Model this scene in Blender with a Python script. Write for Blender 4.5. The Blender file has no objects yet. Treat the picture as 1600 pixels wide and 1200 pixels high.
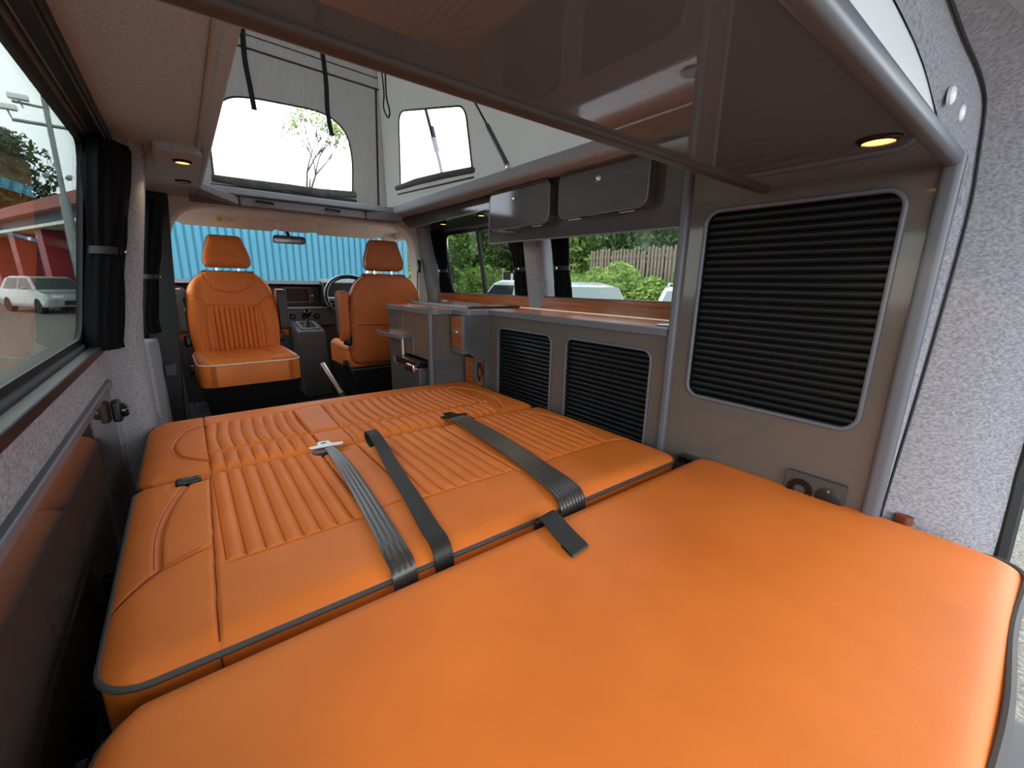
import bpy, bmesh, math, random
from math import radians as R, sin, cos, pi, sqrt, exp
from mathutils import Vector, Matrix
from mathutils.geometry import tessellate_polygon
random.seed(7)
SC = bpy.context.scene
COL = SC.collection

# ------------------------------------------------------------------ camera
F_PX = 656.0
cd = bpy.data.cameras.new('camera')
cam = bpy.data.objects.new('camera', cd); COL.objects.link(cam)
cd.sensor_fit = 'HORIZONTAL'; cd.sensor_width = 36.0; cd.lens = F_PX / 1600 * 36
cd.clip_start = 0.01; cd.clip_end = 200
yaw, pit, rol = R(37.73), R(-13.45), R(1.08)
Fw = Vector((sin(yaw)*cos(pit), cos(yaw)*cos(pit), sin(pit)))
Rt = Vector((cos(yaw), -sin(yaw), 0)); Up = Rt.cross(Fw)
Rt2 = Rt*cos(rol) + Up*sin(rol); Up2 = -Rt*sin(rol) + Up*cos(rol)
cam.matrix_world = Matrix.Translation((0, 0, .96)) @ Matrix((Rt2, Up2, -Fw)).transposed().to_4x4()
SC.camera = cam

# ------------------------------------------------------------------ world, sun, exposure
SC.view_settings.view_transform = 'Standard'
SC.view_settings.look = 'None'
SC.view_settings.gamma = 1.0
SC.view_settings.use_curve_mapping = False
SC.view_settings.exposure = 1.6
w = bpy.data.worlds.new('overcast_sky'); SC.world = w; w.use_nodes = True
nt = w.node_tree; nt.nodes.clear()
wo = nt.nodes.new('ShaderNodeOutputWorld'); bg = nt.nodes.new('ShaderNodeBackground')
tc = nt.nodes.new('ShaderNodeTexCoord'); nz = nt.nodes.new('ShaderNodeTexNoise')
nz.inputs['Scale'].default_value = 2.2; nz.inputs['Detail'].default_value = 6
cr = nt.nodes.new('ShaderNodeValToRGB')
cr.color_ramp.elements[0].position = .3; cr.color_ramp.elements[0].color = (.74, .84, .97, 1)
cr.color_ramp.elements[1].position = .7; cr.color_ramp.elements[1].color = (.93, .98, 1, 1)
nt.links.new(tc.outputs['Generated'], nz.inputs['Vector']); nt.links.new(nz.outputs['Fac'], cr.inputs['Fac'])
nt.links.new(cr.outputs['Color'], bg.inputs['Color']); bg.inputs['Strength'].default_value = 1.6
nt.links.new(bg.outputs[0], wo.inputs[0])
sd = bpy.data.lights.new('sun', 'SUN'); sd.energy = .35; sd.angle = R(20); sd.color = (1, .95, .88)
sun = bpy.data.objects.new('sun', sd); COL.objects.link(sun)
sun.rotation_euler = Vector((.45, .75, -.72)).to_track_quat('-Z', 'Y').to_euler()

# ------------------------------------------------------------------ materials
def srgb(r, g, b):
    f = lambda c: (c/255/12.92) if c <= 10 else ((c/255+.055)/1.055)**2.4
    return (f(r), f(g), f(b), 1)
def mat(name, col, rough=.5, metal=0, noise=None, bump=None, spec=.5, coat=0, emit=None, trans=0, mix2=None, aniso=None, tcol=None):
    """noise=(scale, amount, detail) mottles the colour; bump=(scale, strength, dist)."""
    m = bpy.data.materials.new(name); m.use_nodes = True
    n = m.node_tree.nodes; l = m.node_tree.links; b = n['Principled BSDF']
    b.inputs['Base Color'].default_value = col; b.inputs['Roughness'].default_value = rough
    b.inputs['Metallic'].default_value = metal; b.inputs['Specular IOR Level'].default_value = spec
    b.inputs['Coat Weight'].default_value = coat; b.inputs['Coat Roughness'].default_value = .04
    t = n.new('ShaderNodeTexCoord'); vec = t.outputs['Object']
    if aniso:
        mp = n.new('ShaderNodeMapping'); mp.inputs['Scale'].default_value = aniso
        l.new(vec, mp.inputs['Vector']); vec = mp.outputs['Vector']
    if noise:
        x = n.new('ShaderNodeTexNoise'); x.inputs['Scale'].default_value = noise[0]; x.inputs['Detail'].default_value = noise[2]
        x.inputs['Roughness'].default_value = .6
        l.new(vec, x.inputs['Vector'])
        c = n.new('ShaderNodeValToRGB'); a = noise[1]
        c.color_ramp.elements[0].position = .34; c.color_ramp.elements[1].position = .66
        lo = tuple(v*(1-a) for v in col[:3]) + (1,); hi = tuple(min(1, v*(1+a)) for v in col[:3]) + (1,)
        if mix2: lo = mix2
        c.color_ramp.elements[0].color = lo; c.color_ramp.elements[1].color = hi
        l.new(x.outputs['Fac'], c.inputs['Fac']); l.new(c.outputs['Color'], b.inputs['Base Color'])
    if bump:
        x = n.new('ShaderNodeTexNoise'); x.inputs['Scale'].default_value = bump[0]; x.inputs['Detail'].default_value = 3
        l.new(vec, x.inputs['Vector'])
        u = n.new('ShaderNodeBump'); u.inputs['Strength'].default_value = bump[1]; u.inputs['Distance'].default_value = bump[2]
        l.new(x.outputs['Fac'], u.inputs['Height']); l.new(u.outputs['Normal'], b.inputs['Normal'])
    if emit:
        b.inputs['Emission Color'].default_value = emit[0]; b.inputs['Emission Strength'].default_value = emit[1]
    if trans:
        o = n['Material Output']; tr = n.new('ShaderNodeBsdfTranslucent'); tr.inputs['Color'].default_value = tcol or col
        mx = n.new('ShaderNodeMixShader'); mx.inputs[0].default_value = trans
        l.new(b.outputs[0], mx.inputs[1]); l.new(tr.outputs[0], mx.inputs[2]); l.new(mx.outputs[0], o.inputs[0])
    return m
def glass(name, tint, rough=0.0):
    m = bpy.data.materials.new(name); m.use_nodes = True
    n = m.node_tree.nodes; l = m.node_tree.links; n.clear()
    o = n.new('ShaderNodeOutputMaterial'); a = n.new('ShaderNodeBsdfTransparent'); a.inputs[0].default_value = tint
    g = n.new('ShaderNodeBsdfGlossy'); g.inputs['Roughness'].default_value = rough
    w_ = n.new('ShaderNodeLayerWeight'); p = n.new('ShaderNodeMath'); p.operation = 'POWER'; p.inputs[1].default_value = 4.5
    f = n.new('ShaderNodeMath'); f.operation = 'MULTIPLY_ADD'; f.inputs[1].default_value = .8; f.inputs[2].default_value = .03
    l.new(w_.outputs['Facing'], p.inputs[0]); l.new(p.outputs[0], f.inputs[0])
    x = n.new('ShaderNodeMixShader'); l.new(f.outputs[0], x.inputs[0]); l.new(a.outputs[0], x.inputs[1]); l.new(g.outputs[0], x.inputs[2])
    l.new(x.outputs[0], o.inputs[0]); return m

def leather(name, c1, c2):
    m = mat(name, c1, .5, spec=.3, noise=(3.0, .1, 3), mix2=c2)
    n = m.node_tree.nodes; l = m.node_tree.links; b = n['Principled BSDF']
    t = n.new('ShaderNodeTexCoord'); v = n.new('ShaderNodeTexVoronoi'); v.inputs['Scale'].default_value = 520
    nn = n.new('ShaderNodeTexNoise'); nn.inputs['Scale'].default_value = 9; nn.inputs['Detail'].default_value = 4
    l.new(t.outputs['Object'], v.inputs['Vector']); l.new(t.outputs['Object'], nn.inputs['Vector'])
    u = n.new('ShaderNodeBump'); u.inputs['Strength'].default_value = .10; u.inputs['Distance'].default_value = .001
    u2 = n.new('ShaderNodeBump'); u2.inputs['Strength'].default_value = .2; u2.inputs['Distance'].default_value = .004
    l.new(v.outputs['Distance'], u.inputs['Height']); l.new(nn.outputs['Fac'], u2.inputs['Height'])
    l.new(u2.outputs['Normal'], u.inputs['Normal']); l.new(u.outputs['Normal'], b.inputs['Normal'])
    return m
M = {}
M['leather'] = leather('orange_leather', srgb(214, 114, 44), srgb(205, 106, 39))
M['leather_back'] = leather('tan_leather', srgb(178, 92, 45), srgb(165, 82, 40))
M['piping'] = mat('grey_piping', srgb(80, 76, 74), .6, spec=.3, bump=(300, .2, .001))
M['pipe_dark'] = mat('black_piping', srgb(35, 28, 26), .5)
M['seam'] = mat('painted_seam_shade', srgb(96, 44, 20), .8)  # dark brown paints crease shade into the seam threads
M['thread'] = mat('rust_thread', srgb(150, 72, 40), .8)
M['felt'] = mat('grey_felt', srgb(142, 141, 146), .95, spec=.1, noise=(230, .30, 4), bump=(300, .5, .002), aniso=(1, .55, 1))
M['felt_dark'] = mat('ceiling_felt', srgb(172, 182, 190), .95, spec=.1, noise=(220, .14, 4), bump=(300, .4, .002))
M['gloss'] = mat('glossy_taupe_laminate', srgb(96, 88, 82), .07, spec=.5)
M['gloss_dark'] = mat('glossy_dark_laminate', srgb(94, 102, 110), .022, spec=.5)
M['gloss_brown'] = mat('glossy_brown_laminate', srgb(66, 56, 52), .04, spec=.7)
M['gloss_grey'] = mat('gloss_graphite', srgb(84, 83, 82), .09, spec=.6, noise=(6, .12, 3), aniso=(1, .3, 2))
M['trim'] = mat('grey_edge_trim', srgb(92, 94, 100), .38, spec=.5)
M['trim_light'] = mat('satin_edge_trim', srgb(128, 130, 136), .3, metal=.3)
M['slat'] = mat('black_tambour', srgb(14, 18, 21), .36, spec=.3)
M['black'] = mat('black_plastic', srgb(22, 22, 24), .42)
M['black_gloss'] = mat('black_gloss_plastic', srgb(14, 14, 15), .15)
M['dark'] = mat('dark_void', srgb(12, 12, 12), .8)
M['rubber'] = mat('black_rubber', srgb(18, 18, 19), .55)
M['curtain'] = mat('black_curtain_fabric', srgb(13, 13, 15), .9, spec=.1, bump=(500, .3, .001))
M['belt'] = mat('black_webbing', srgb(58, 53, 50), .30, spec=.7, noise=(90, .25, 2), aniso=(4, .15, 1))
M['belt_dark'] = mat('matt_black_webbing', srgb(34, 32, 30), .5, bump=(600, .4, .001))
M['chrome'] = mat('chrome', (.85, .85, .87, 1), .12, metal=1)
M['steel'] = mat('brushed_steel', (.62, .62, .62, 1), .35, metal=1)
M['canvas'] = mat('grey_canvas', srgb(130, 126, 122), .9, spec=.1, noise=(60, .12, 5), bump=(9, 1.0, .07), trans=.36, aniso=(1, 1, .35), tcol=(.14, .132, .122, 1))
M['canvas_side'] = mat('smooth_grey_canvas', srgb(118, 118, 116), .85, spec=.15, noise=(4, .07, 3), bump=(5, .5, .02), trans=.40, tcol=(.235, .225, .20, 1))
M['canvas_dark'] = mat('canvas_binding', srgb(84, 80, 78), .85, spec=.1)
M['strap'] = mat('navy_strap', srgb(30, 34, 40), .8)
M['beige'] = mat('beige_trim', srgb(220, 214, 204), .75, noise=(90, .05, 3), bump=(400, .15, .001))
M['greytrim'] = mat('dark_grey_plastic', srgb(66, 63, 62), .55)
M['dash'] = mat('dashboard_plastic', srgb(42, 40, 40), .5, bump=(500, .2, .001))
M['floor'] = mat('dark_carpet', srgb(34, 32, 31), .95, noise=(120, .3, 3), bump=(300, .5, .003))
M['screen'] = mat('dark_screen', srgb(26, 30, 34), .12)
M['mirror'] = mat('mirror_glass', (.8, .8, .8, 1), .03, metal=1)
M['led'] = mat('warm_led', (1, .7, .3, 1), .4, emit=((1, .50, .10, 1), 1.3))
M['ledoff'] = mat('unlit_led', srgb(170, 120, 100), .3)
M['bezel'] = mat('dark_bezel', srgb(60, 50, 44), .2, metal=.6)
M['white'] = mat('white_paint', srgb(225, 228, 228), .3)
M['label'] = mat('sticker_yellow', srgb(225, 205, 120), .6)
M['label_w'] = mat('sticker_white', srgb(225, 222, 205), .6)
M['label_r'] = mat('sticker_red', srgb(150, 60, 45), .6)
M['blue'] = mat('blue_cladding', srgb(44, 112, 134), .55, noise=(1.3, .10, 4))
M['blue_rib'] = mat('blue_cladding_rib', srgb(30, 88, 112), .55)
M['asphalt'] = mat('gravelled_asphalt', srgb(98, 94, 86), .95, noise=(45, .55, 5), bump=(60, .8, .02))
M['leaf1'] = mat('leaf_mid_green', srgb(100, 128, 48), .6, trans=.35, noise=(1.2, .3, 3))
M['leaf2'] = mat('leaf_dark_green', srgb(48, 74, 30), .6, trans=.3, noise=(1.2, .3, 3))
M['leaf3'] = mat('leaf_pale_green', srgb(128, 150, 78), .6, trans=.35, noise=(1.2, .3, 3))
M['leaf4'] = mat('leaf_autumn_brown', srgb(78, 74, 44), .6, trans=.25, noise=(1.2, .3, 3))
M['bark'] = mat('bark', srgb(70, 58, 46), .9, noise=(12, .3, 4))
M['picket'] = mat('weathered_wood', srgb(100, 88, 74), .85, noise=(8, .25, 4))
M['red'] = mat('red_paint', srgb(150, 32, 34), .5)
M['redroof'] = mat('rust_red_fascia', srgb(150, 66, 52), .6)
M['brick'] = mat('brown_wall', srgb(120, 92, 76), .9, noise=(3, .12, 4))
M['slate'] = mat('blue_grey_cladding', srgb(58, 80, 92), .6, noise=(3, .15, 3))
M['paint_car'] = mat('white_car_paint', srgb(158, 165, 166), .15, coat=.6)
M['tyre'] = mat('tyre', srgb(24, 24, 24), .8)
M['carglass'] = mat('car_window', srgb(64, 78, 75), .1, spec=.5)
M['carglass_dark'] = mat('car_side_window', srgb(22, 26, 28), .1, spec=.4)
M['lamp_glass'] = mat('clear_lamp', srgb(220, 225, 225), .1)
M['zinc'] = mat('galvanised_post', srgb(140, 145, 145), .5, metal=.4)
M['glass_dark'] = glass('privacy_glass', (.66, .69, .66, 1))
M['glass_clear'] = glass('clear_glass', (.95, .97, .965, 1))
M['film'] = glass('clear_film', (.96, .96, .97, 1))
# wood
def wood():
    m = bpy.data.materials.new('walnut_wood'); m.use_nodes = True
    n = m.node_tree.nodes; l = m.node_tree.links; b = n['Principled BSDF']
    t = n.new('ShaderNodeTexCoord'); mp = n.new('ShaderNodeMapping'); mp.inputs['Scale'].default_value = (14, 1.3, 30)
    x = n.new('ShaderNodeTexNoise'); x.inputs['Scale'].default_value = 3; x.inputs['Detail'].default_value = 8; x.inputs['Distortion'].default_value = 1.2
    c = n.new('ShaderNodeValToRGB'); c.color_ramp.elements[0].position = .3; c.color_ramp.elements[1].position = .75
    c.color_ramp.elements[0].color = srgb(120, 62, 32); c.color_ramp.elements[1].color = srgb(185, 108, 60)
    l.new(t.outputs['Object'], mp.inputs['Vector']); l.new(mp.outputs['Vector'], x.inputs['Vector'])
    l.new(x.outputs['Fac'], c.inputs['Fac']); l.new(c.outputs['Color'], b.inputs['Base Color'])
    b.inputs['Roughness'].default_value = .22; b.inputs['Coat Weight'].default_value = .3
    return m
M['wood'] = wood()

# ------------------------------------------------------------------ builders
ORG = {}
class B:
    def __init__(s): s.v = []; s.f = []
    def add(s, v, f):
        o = len(s.v); s.v += [tuple(p) for p in v]; s.f += [tuple(i+o for i in q) for q in f]; return s
    def box(s, a, b):
        x0, y0, z0 = a; x1, y1, z1 = b
        v = [(x0,y0,z0),(x1,y0,z0),(x1,y1,z0),(x0,y1,z0),(x0,y0,z1),(x1,y0,z1),(x1,y1,z1),(x0,y1,z1)]
        return s.add(v, [(0,3,2,1),(4,5,6,7),(0,1,5,4),(1,2,6,5),(2,3,7,6),(3,0,4,7)])
    def hexa(s, p):   # eight corners, bottom ring then top ring
        return s.add(p, [(0,3,2,1),(4,5,6,7),(0,1,5,4),(1,2,6,5),(2,3,7,6),(3,0,4,7)])
    def plate(s, ax, a, b, outer, holes=()):
        loops = [outer] + list(holes); pl = [[Vector((p[0], p[1], 0)) for p in L] for L in loops]
        tri = tessellate_polygon(pl); flat = [p for L in loops for p in L]; n = len(flat)
        mk = {'X': lambda p, c: (c, p[0], p[1]), 'Y': lambda p, c: (p[0], c, p[1]), 'Z': lambda p, c: (p[0], p[1], c)}[ax]
        v = [mk(p, a) for p in flat] + [mk(p, b) for p in flat]
        f = [tuple(t) for t in tri] + [tuple(i+n for i in reversed(t)) for t in tri]
        o = 0
        for L in loops:
            k = len(L)
            for i in range(k): f.append((o+i, o+(i+1) % k, n+o+(i+1) % k, n+o+i))
            o += k
        return s.add(v, f)
    def sheet(s, ax, a, outer, holes=()):
        n0, m0 = len(s.v), len(s.f); s.plate(ax, a, a+.001, outer, holes)
        k = (len(s.v)-n0)//2; s.v = s.v[:n0+k]; s.f = [f for f in s.f if max(f) < n0+k]; return s
    def tube(s, pts, r, n=8, closed=False, flat=1.0):
        P = [Vector(p) for p in pts]; k = len(P); v = []; f = []
        up = None
        for i in range(k):
            if closed: t = P[(i+1) % k] - P[i-1]
            else: t = P[min(i+1, k-1)] - P[max(i-1, 0)]
            if t.length < 1e-9: t = Vector((0, 0, 1))
            t.normalize()
            if up is None:
                up = Vector((0, 0, 1)) if abs(t.z) < .9 else Vector((1, 0, 0))
            a = (up - t*up.dot(t))
            if a.length < 1e-6: a = t.orthogonal()
            a.normalize(); up = a; b = t.cross(a)
            rr = r[i] if isinstance(r, (list, tuple)) else r
            for j in range(n):
                q = 2*pi*j/n; v.append(P[i] + a*(cos(q)*rr*flat) + b*(sin(q)*rr))
        for i in range(k if closed else k-1):
            i2 = (i+1) % k
            for j in range(n): f.append((i*n+j, i*n+(j+1) % n, i2*n+(j+1) % n, i2*n+j))
        if not closed:
            f.append(tuple(range(n))[::-1]); f.append(tuple((k-1)*n+j for j in range(n)))
        return s.add(v, f)
    def cyl(s, p0, p1, r, n=16): return s.tube([p0, p1], r, n)
    def lathe(s, c, ax, prof, n=24):   # prof: (radius, along axis)
        ax = Vector(ax).normalized(); a = ax.orthogonal().normalized(); b = ax.cross(a); c = Vector(c)
        v = []; f = []; k = len(prof)
        for r, h in prof:
            for j in range(n): q = 2*pi*j/n; v.append(c + ax*h + a*(cos(q)*r) + b*(sin(q)*r))
        for i in range(k-1):
            for j in range(n): f.append((i*n+j, i*n+(j+1) % n, (i+1)*n+(j+1) % n, (i+1)*n+j))
        f.append(tuple(range(n))[::-1]); f.append(tuple((k-1)*n+j for j in range(n)))
        return s.add(v, f)
    def grid(s, fn, us, vs, wrap=False):
        nu, nv = len(us), len(vs); v = [fn(u, t) for t in vs for u in us]; f = []
        for j in range(nv-1):
            for i in range(nu if wrap else nu-1):
                i2 = (i+1) % nu; f.append((j*nu+i, j*nu+i2, (j+1)*nu+i2, (j+1)*nu+i))
        return s.add(v, f)
    def xf(s, fn): s.v = [tuple(fn(*p)) for p in s.v]; return s
    def build(s, name, m, parent=None, bevel=0, smooth=40, seg=2):
        me = bpy.data.meshes.new(name)
        o = ORG.get(parent.name, Vector((0, 0, 0))) if parent else Vector((0, 0, 0))
        me.from_pydata([(p[0]-o[0], p[1]-o[1], p[2]-o[2]) for p in s.v], [], s.f)
        bm = bmesh.new(); bm.from_mesh(me); bmesh.ops.recalc_face_normals(bm, faces=bm.faces); bm.to_mesh(me); bm.free()
        me.materials.append(M[m] if isinstance(m, str) else m)
        if smooth:
            me.polygons.foreach_set('use_smooth', [True]*len(me.polygons)); me.set_sharp_from_angle(angle=R(smooth))
        ob = bpy.data.objects.new(name, me); COL.objects.link(ob)
        if parent: ob.parent = parent; ORG[ob.name] = o
        if bevel:
            md = ob.modifiers.new('bevel', 'BEVEL'); md.width = bevel; md.segments = seg; md.limit_method = 'ANGLE'; md.angle_limit = R(40)
        return ob
def tag(o, label, cat, group=None):
    o['label'] = label; o['category'] = cat
    if group: o['group'] = group
    return o
def thing(name, label, cat, loc=(0, 0, 0), rz=0, group=None, local=False):
    o = bpy.data.objects.new(name, None); COL.objects.link(o); o.location = loc; o.rotation_euler = (0, 0, rz)
    o.empty_display_size = .05
    ORG[o.name] = Vector((0, 0, 0)) if local else Vector(loc)
    return tag(o, label, cat, group)
def struct(b, name, m, parent=None, **k):
    o = b.build(name, m, parent, **k)
    if not parent: o['kind'] = 'structure'
    return o
def copy_tree(o, parent=None):
    c = o.copy(); COL.objects.link(c)
    if parent: c.parent = parent
    for ch in list(o.children): copy_tree(ch, c)
    return c
def lin(a, b, n): return [a+(b-a)*i/(n-1) for i in range(n)]
def rr(x0, y0, x1, y1, r, n=6):
    if not isinstance(r, (list, tuple)): r = [r]*4
    out = []
    for (cx, cy, a0), q in zip([(x1, y1, 0), (x0, y1, 90), (x0, y0, 180), (x1, y0, 270)], r):
        sx = -1 if cx == x1 else 1; sy = -1 if cy == y1 else 1
        if q <= 0: out.append((cx, cy)); continue
        for i in range(n+1):
            a = R(a0 + 90*i/n); out.append((cx+sx*q+q*cos(a), cy+sy*q+q*sin(a)))
    return out
def roundpoly(pts, r, n=5):
    out = []; k = len(pts)
    if not isinstance(r, (list, tuple)): r = [r]*k
    for i in range(k):
        p = Vector(pts[i]).to_2d(); a = Vector(pts[i-1]).to_2d()-p; b = Vector(pts[(i+1) % k]).to_2d()-p
        q = r[i]
        if q <= 0: out.append(tuple(p)); continue
        A = p + a.normalized()*min(q, a.length*.49); C = p + b.normalized()*min(q, b.length*.49)
        for j in range(n+1):
            t = j/n; out.append(tuple(A*(1-t)**2 + p*2*t*(1-t) + C*t*t))
    return out
def loop3(ax, c, poly):
    mk = {'X': lambda p: (c, p[0], p[1]), 'Y': lambda p: (p[0], c, p[1]), 'Z': lambda p: (p[0], p[1], c)}[ax]
    return [mk(p) for p in poly]

def pad(bd, x0, x1, y0, y1, r, top, thick, e, puff, hf, nu=60, nv=40, ends=6, hwf=None, backpuff=0.0, xf=None, cols=(), inner=.8):
    """Cushion: rounded rectangle in (x,y), crowned top with relief hf(x,y), skirt and underside. r=(near,far) corner radius."""
    cx = (x0+x1)/2; HW = (x1-x0)/2
    vs = []
    rn, rf = r
    vs += [y0 + rn*(1-cos(pi/2*i/ends)) for i in range(ends)]
    vs += lin(y0+rn, y1-rf, nv)
    vs += [y1 - rf + rf*sin(pi/2*(i+1)/ends) for i in range(ends)]
    def hw(y):
        q = HW if not hwf else hwf(y)
        if y < y0+rn: d = y0+rn-y; q -= rn - sqrt(max(0, rn*rn-d*d))
        if y > y1-rf: d = y-(y1-rf); q -= rf - sqrt(max(0, rf*rf-d*d))
        return q
    us = [-1+2*i/(nu-1) for i in range(nu)]
    ee = max(e, .001)
    us = sorted(set([round(u, 5) for u in us] + [round(s*(1-ee/HW*k), 5) for s in (-1, 1) for k in (.03, .1, .22, .4, .65)] + [round((c_-cx)/HW, 5) for c_ in cols]))
    us = [u for i, u in enumerate(us) if i == 0 or u-us[i-1] > 2e-4]
    def xm(u, h):
        if abs(u) <= inner: return u*HW
        k = (abs(u)-inner)/(1-inner); return math.copysign(inner*HW+(h-inner*HW)*k, u)
    prof = lambda d: sqrt(max(0, 1-(1-min(max(d, 0)/e, 1))**2))
    X = xf or (lambda x, y, z: (x, y, z))
    vy = sorted(set(vs + [y0+e*k for k in (.03, .1, .22, .4, .65)] + [y1-e*k for k in (.03, .1, .22, .4, .65)]))
    def P(u, y):
        h = hw(y); xx = xm(u, h); x = cx+xx; d = min(h-abs(xx), y-y0, y1-y)
        k = prof(d); return X(x, y, top - puff*(1-k) + hf(x, y)*k)
    def Q(u, y):
        h = hw(y); xx = xm(u, h); x = cx+xx; d = min(h-abs(xx), y-y0, y1-y); return X(x, y, top-thick+backpuff*(1-prof(d)))
    o = len(bd.v); nU, nV = len(us), len(vy)
    bd.grid(P, us, vy); o2 = len(bd.v); bd.grid(Q, us, vy)
    ring = [i for i in range(nU)] + [j*nU+nU-1 for j in range(1, nV)] + [(nV-1)*nU+i for i in range(nU-2, -1, -1)] + [j*nU for j in range(nV-2, 0, -1)]
    k = len(ring)
    for i in range(k): bd.f.append((o+ring[i], o+ring[(i+1) % k], o2+ring[(i+1) % k], o2+ring[i]))
    return [bd.v[o+i] for i in ring]

def rcols(blocks):
    return [b[0]+(b[1]-b[0])*(i+f)/b[2] for b in blocks for i in range(b[2]+1) for f in (-.08, 0, .08)]
def sub(pts, m=.012):   # thins a dense ring for piping
    out = [pts[0]]
    for p in pts[1:]:
        if (Vector(p)-Vector(out[-1])).length > m: out.append(p)
    return out

# ================================================================== SETTING
GZ = -.6
struct(B().add([(-60, -30, GZ), (60, -30, GZ), (60, 70, GZ), (-60, 70, GZ)], [(0, 1, 2, 3)]), 'ground', 'asphalt', smooth=0)
struct(B().box((-.30, -.02, -.06), (1.5, 4.3, 0)), 'floor', 'floor')
XR = lambda z: 1.42 - (.16*(z-.85) if z > .85 else 0)      # right wall leans in above the waist
XL = lambda z: -.200 + (.16*(z-.78) if z > .78 else 0)
leanR = lambda x, y, z: (x + XR(z) - 1.42, y, z)
leanL = lambda x, y, z: (x + XL(z) + .200, y, z)
# left wall with two window openings
wl = rr(.10, .765, 1.68, 1.315, .05); wl2 = rr(1.93, .72, 2.58, 1.30, .05)
struct(B().plate('X', -.202, -.25, rr(-.02, 0, 2.72, 1.36, 0), [wl, wl2]).xf(leanL), 'wall_left', 'felt')
wr = rr(.30, .86, 1.50, 1.28, .05); wr2 = rr(1.66, .86, 2.60, 1.29, .06)
struct(B().plate('X', 1.42, 1.47, rr(-.02, 0, 2.72, 1.36, 0), [wr, wr2]).xf(leanR), 'wall_right', 'felt')
def side_window(name, opening, x, s, fn, gm, bars=(), dep=.05, far=.03):
    """rubber frame > inner reveal, pane, divider; s=-1 left wall, +1 right wall"""
    ys = [p[0] for p in opening]; zs = [p[1] for p in opening]
    y0, y1, z0, z1 = min(ys), max(ys), min(zs), max(zs)
    xi, xo = x, x + s*dep
    f = struct(B().plate('X', xo, xo+s*.012, rr(y0-.01, z0-.01, y1+.01, z1+.01, .05), [rr(y0+.03, z0+.035, y1-far, z1-.035, .05)]).xf(fn), name, 'rubber')
    struct(B().plate('X', xi+s*(dep-.005), xi+s*(dep+.002), rr(y0, z0, y1, z1, .05), [rr(y0+.018, z0+.018, y1-.018, z1-.018, .05)]).xf(fn), 'reveal', 'trim_light', f)
    struct(B().plate('X', xo+s*.004, xo+s*.008, rr(y0+.01, z0+.01, y1-.01, z1-.01, .04)).xf(fn), 'pane', gm, f)
    for yb in bars:
        struct(B().box((xo-s*.012, yb-.014, z0+.03), (xo+s*.002, yb+.014, z1-.03)).xf(fn), 'divider', 'rubber', f)
    rl = B()
    for z in (z0+.004, z1-.004):
        rl.box((xi-s*.012, y0+.01, z-.012), (xi+s*.012, y1-.01, z+.008))
    struct(rl.xf(fn), 'curtain_rail', 'black', f, bevel=.002)
    return f
side_window('window_1', wl, -.202, -1, leanL, 'glass_dark', dep=.026, far=.115)
side_window('window_2', wl2, -.202, -1, leanL, 'glass_dark')
side_window('window_3', wr, 1.42, 1, leanR, 'glass_clear')
side_window('window_4', wr2, 1.42, 1, leanR, 'glass_dark', bars=(2.16,))
# felt pillars
def pillar(name, x0, x1, y0, y1, z0, z1, m, fn, r=.03):
    return struct(B().plate('Z', z0, z0+.001, rr(x0, y0, x1, y1, r)).v and
                  B().grid(lambda u, z: (lambda p: fn(p[0], p[1], z))(rr(x0, y0, x1, y1, r, 4)[int(u)]), range(20), lin(z0, z1, 12), wrap=True), name, m, smooth=60)
pillar('trim_1', -.26, -.125, 1.70, 1.93, 0, 1.36, 'felt', leanL, .04)
pillar('trim_2', 1.345, 1.46, 1.50, 1.635, .0, 1.36, 'felt', leanR, .035)
pillar('trim_3', 1.33, 1.46, 2.56, 2.72, 0, 1.36, 'felt', leanR, .03)
# black seal strip and B hoop
struct(B().box((-.20, 2.60, 0), (-.085, 2.66, 1.33)).xf(leanL), 'trim_4', 'rubber', bevel=.006)
hoop_in = roundpoly([(-.075, .10), (1.29, .10), (1.268, .95), (1.24, 1.305), (.01, 1.305), (-.045, .90)], [0, 0, .1, .16, .16, .1], 8)
struct(B().plate('Y', 2.68, 2.80, rr(-.30, 0, 1.5, 1.37, 0), [hoop_in]), 'trim_5', 'beige', bevel=.012)
struct(B().plate('Y', 2.665, 2.685, roundpoly([(-.2, .1), (-.085, .1), (-.045, .30), (-.055, .76), (-.13, .76), (-.2, .4)], [.0, .03, .02, .01, .02, 0])), 'trim_6', 'greytrim', bevel=.004)
# ceiling felt with the roof aperture
ap = rr(.105, .30, 1.035, 2.42, .04)
struct(B().plate('Z', 1.335, 1.365, rr(-.16, -.02, 1.37, 2.74, 0), [ap]), 'ceiling', 'felt_dark', bevel=.006)
struct(B().box((-.128, 0, 1.308), (-.100, 1.72, 1.338)), 'trim_7', 'rubber', bevel=.004)
struct(B().box((-.134, 0, 1.300), (-.122, 1.72, 1.312)), 'trim_17', 'trim_light', bevel=.002)
# felt coping around the aperture
struct(B().plate('Y', .3, 2.44, rr(1.0, 1.325, 1.105, 1.372, .016)), 'trim_8', 'felt_dark', smooth=50)
struct(B().plate('Y', .3, 2.40, rr(.098, 1.328, .125, 1.37, .012)), 'trim_9', 'felt_dark', smooth=50)
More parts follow.
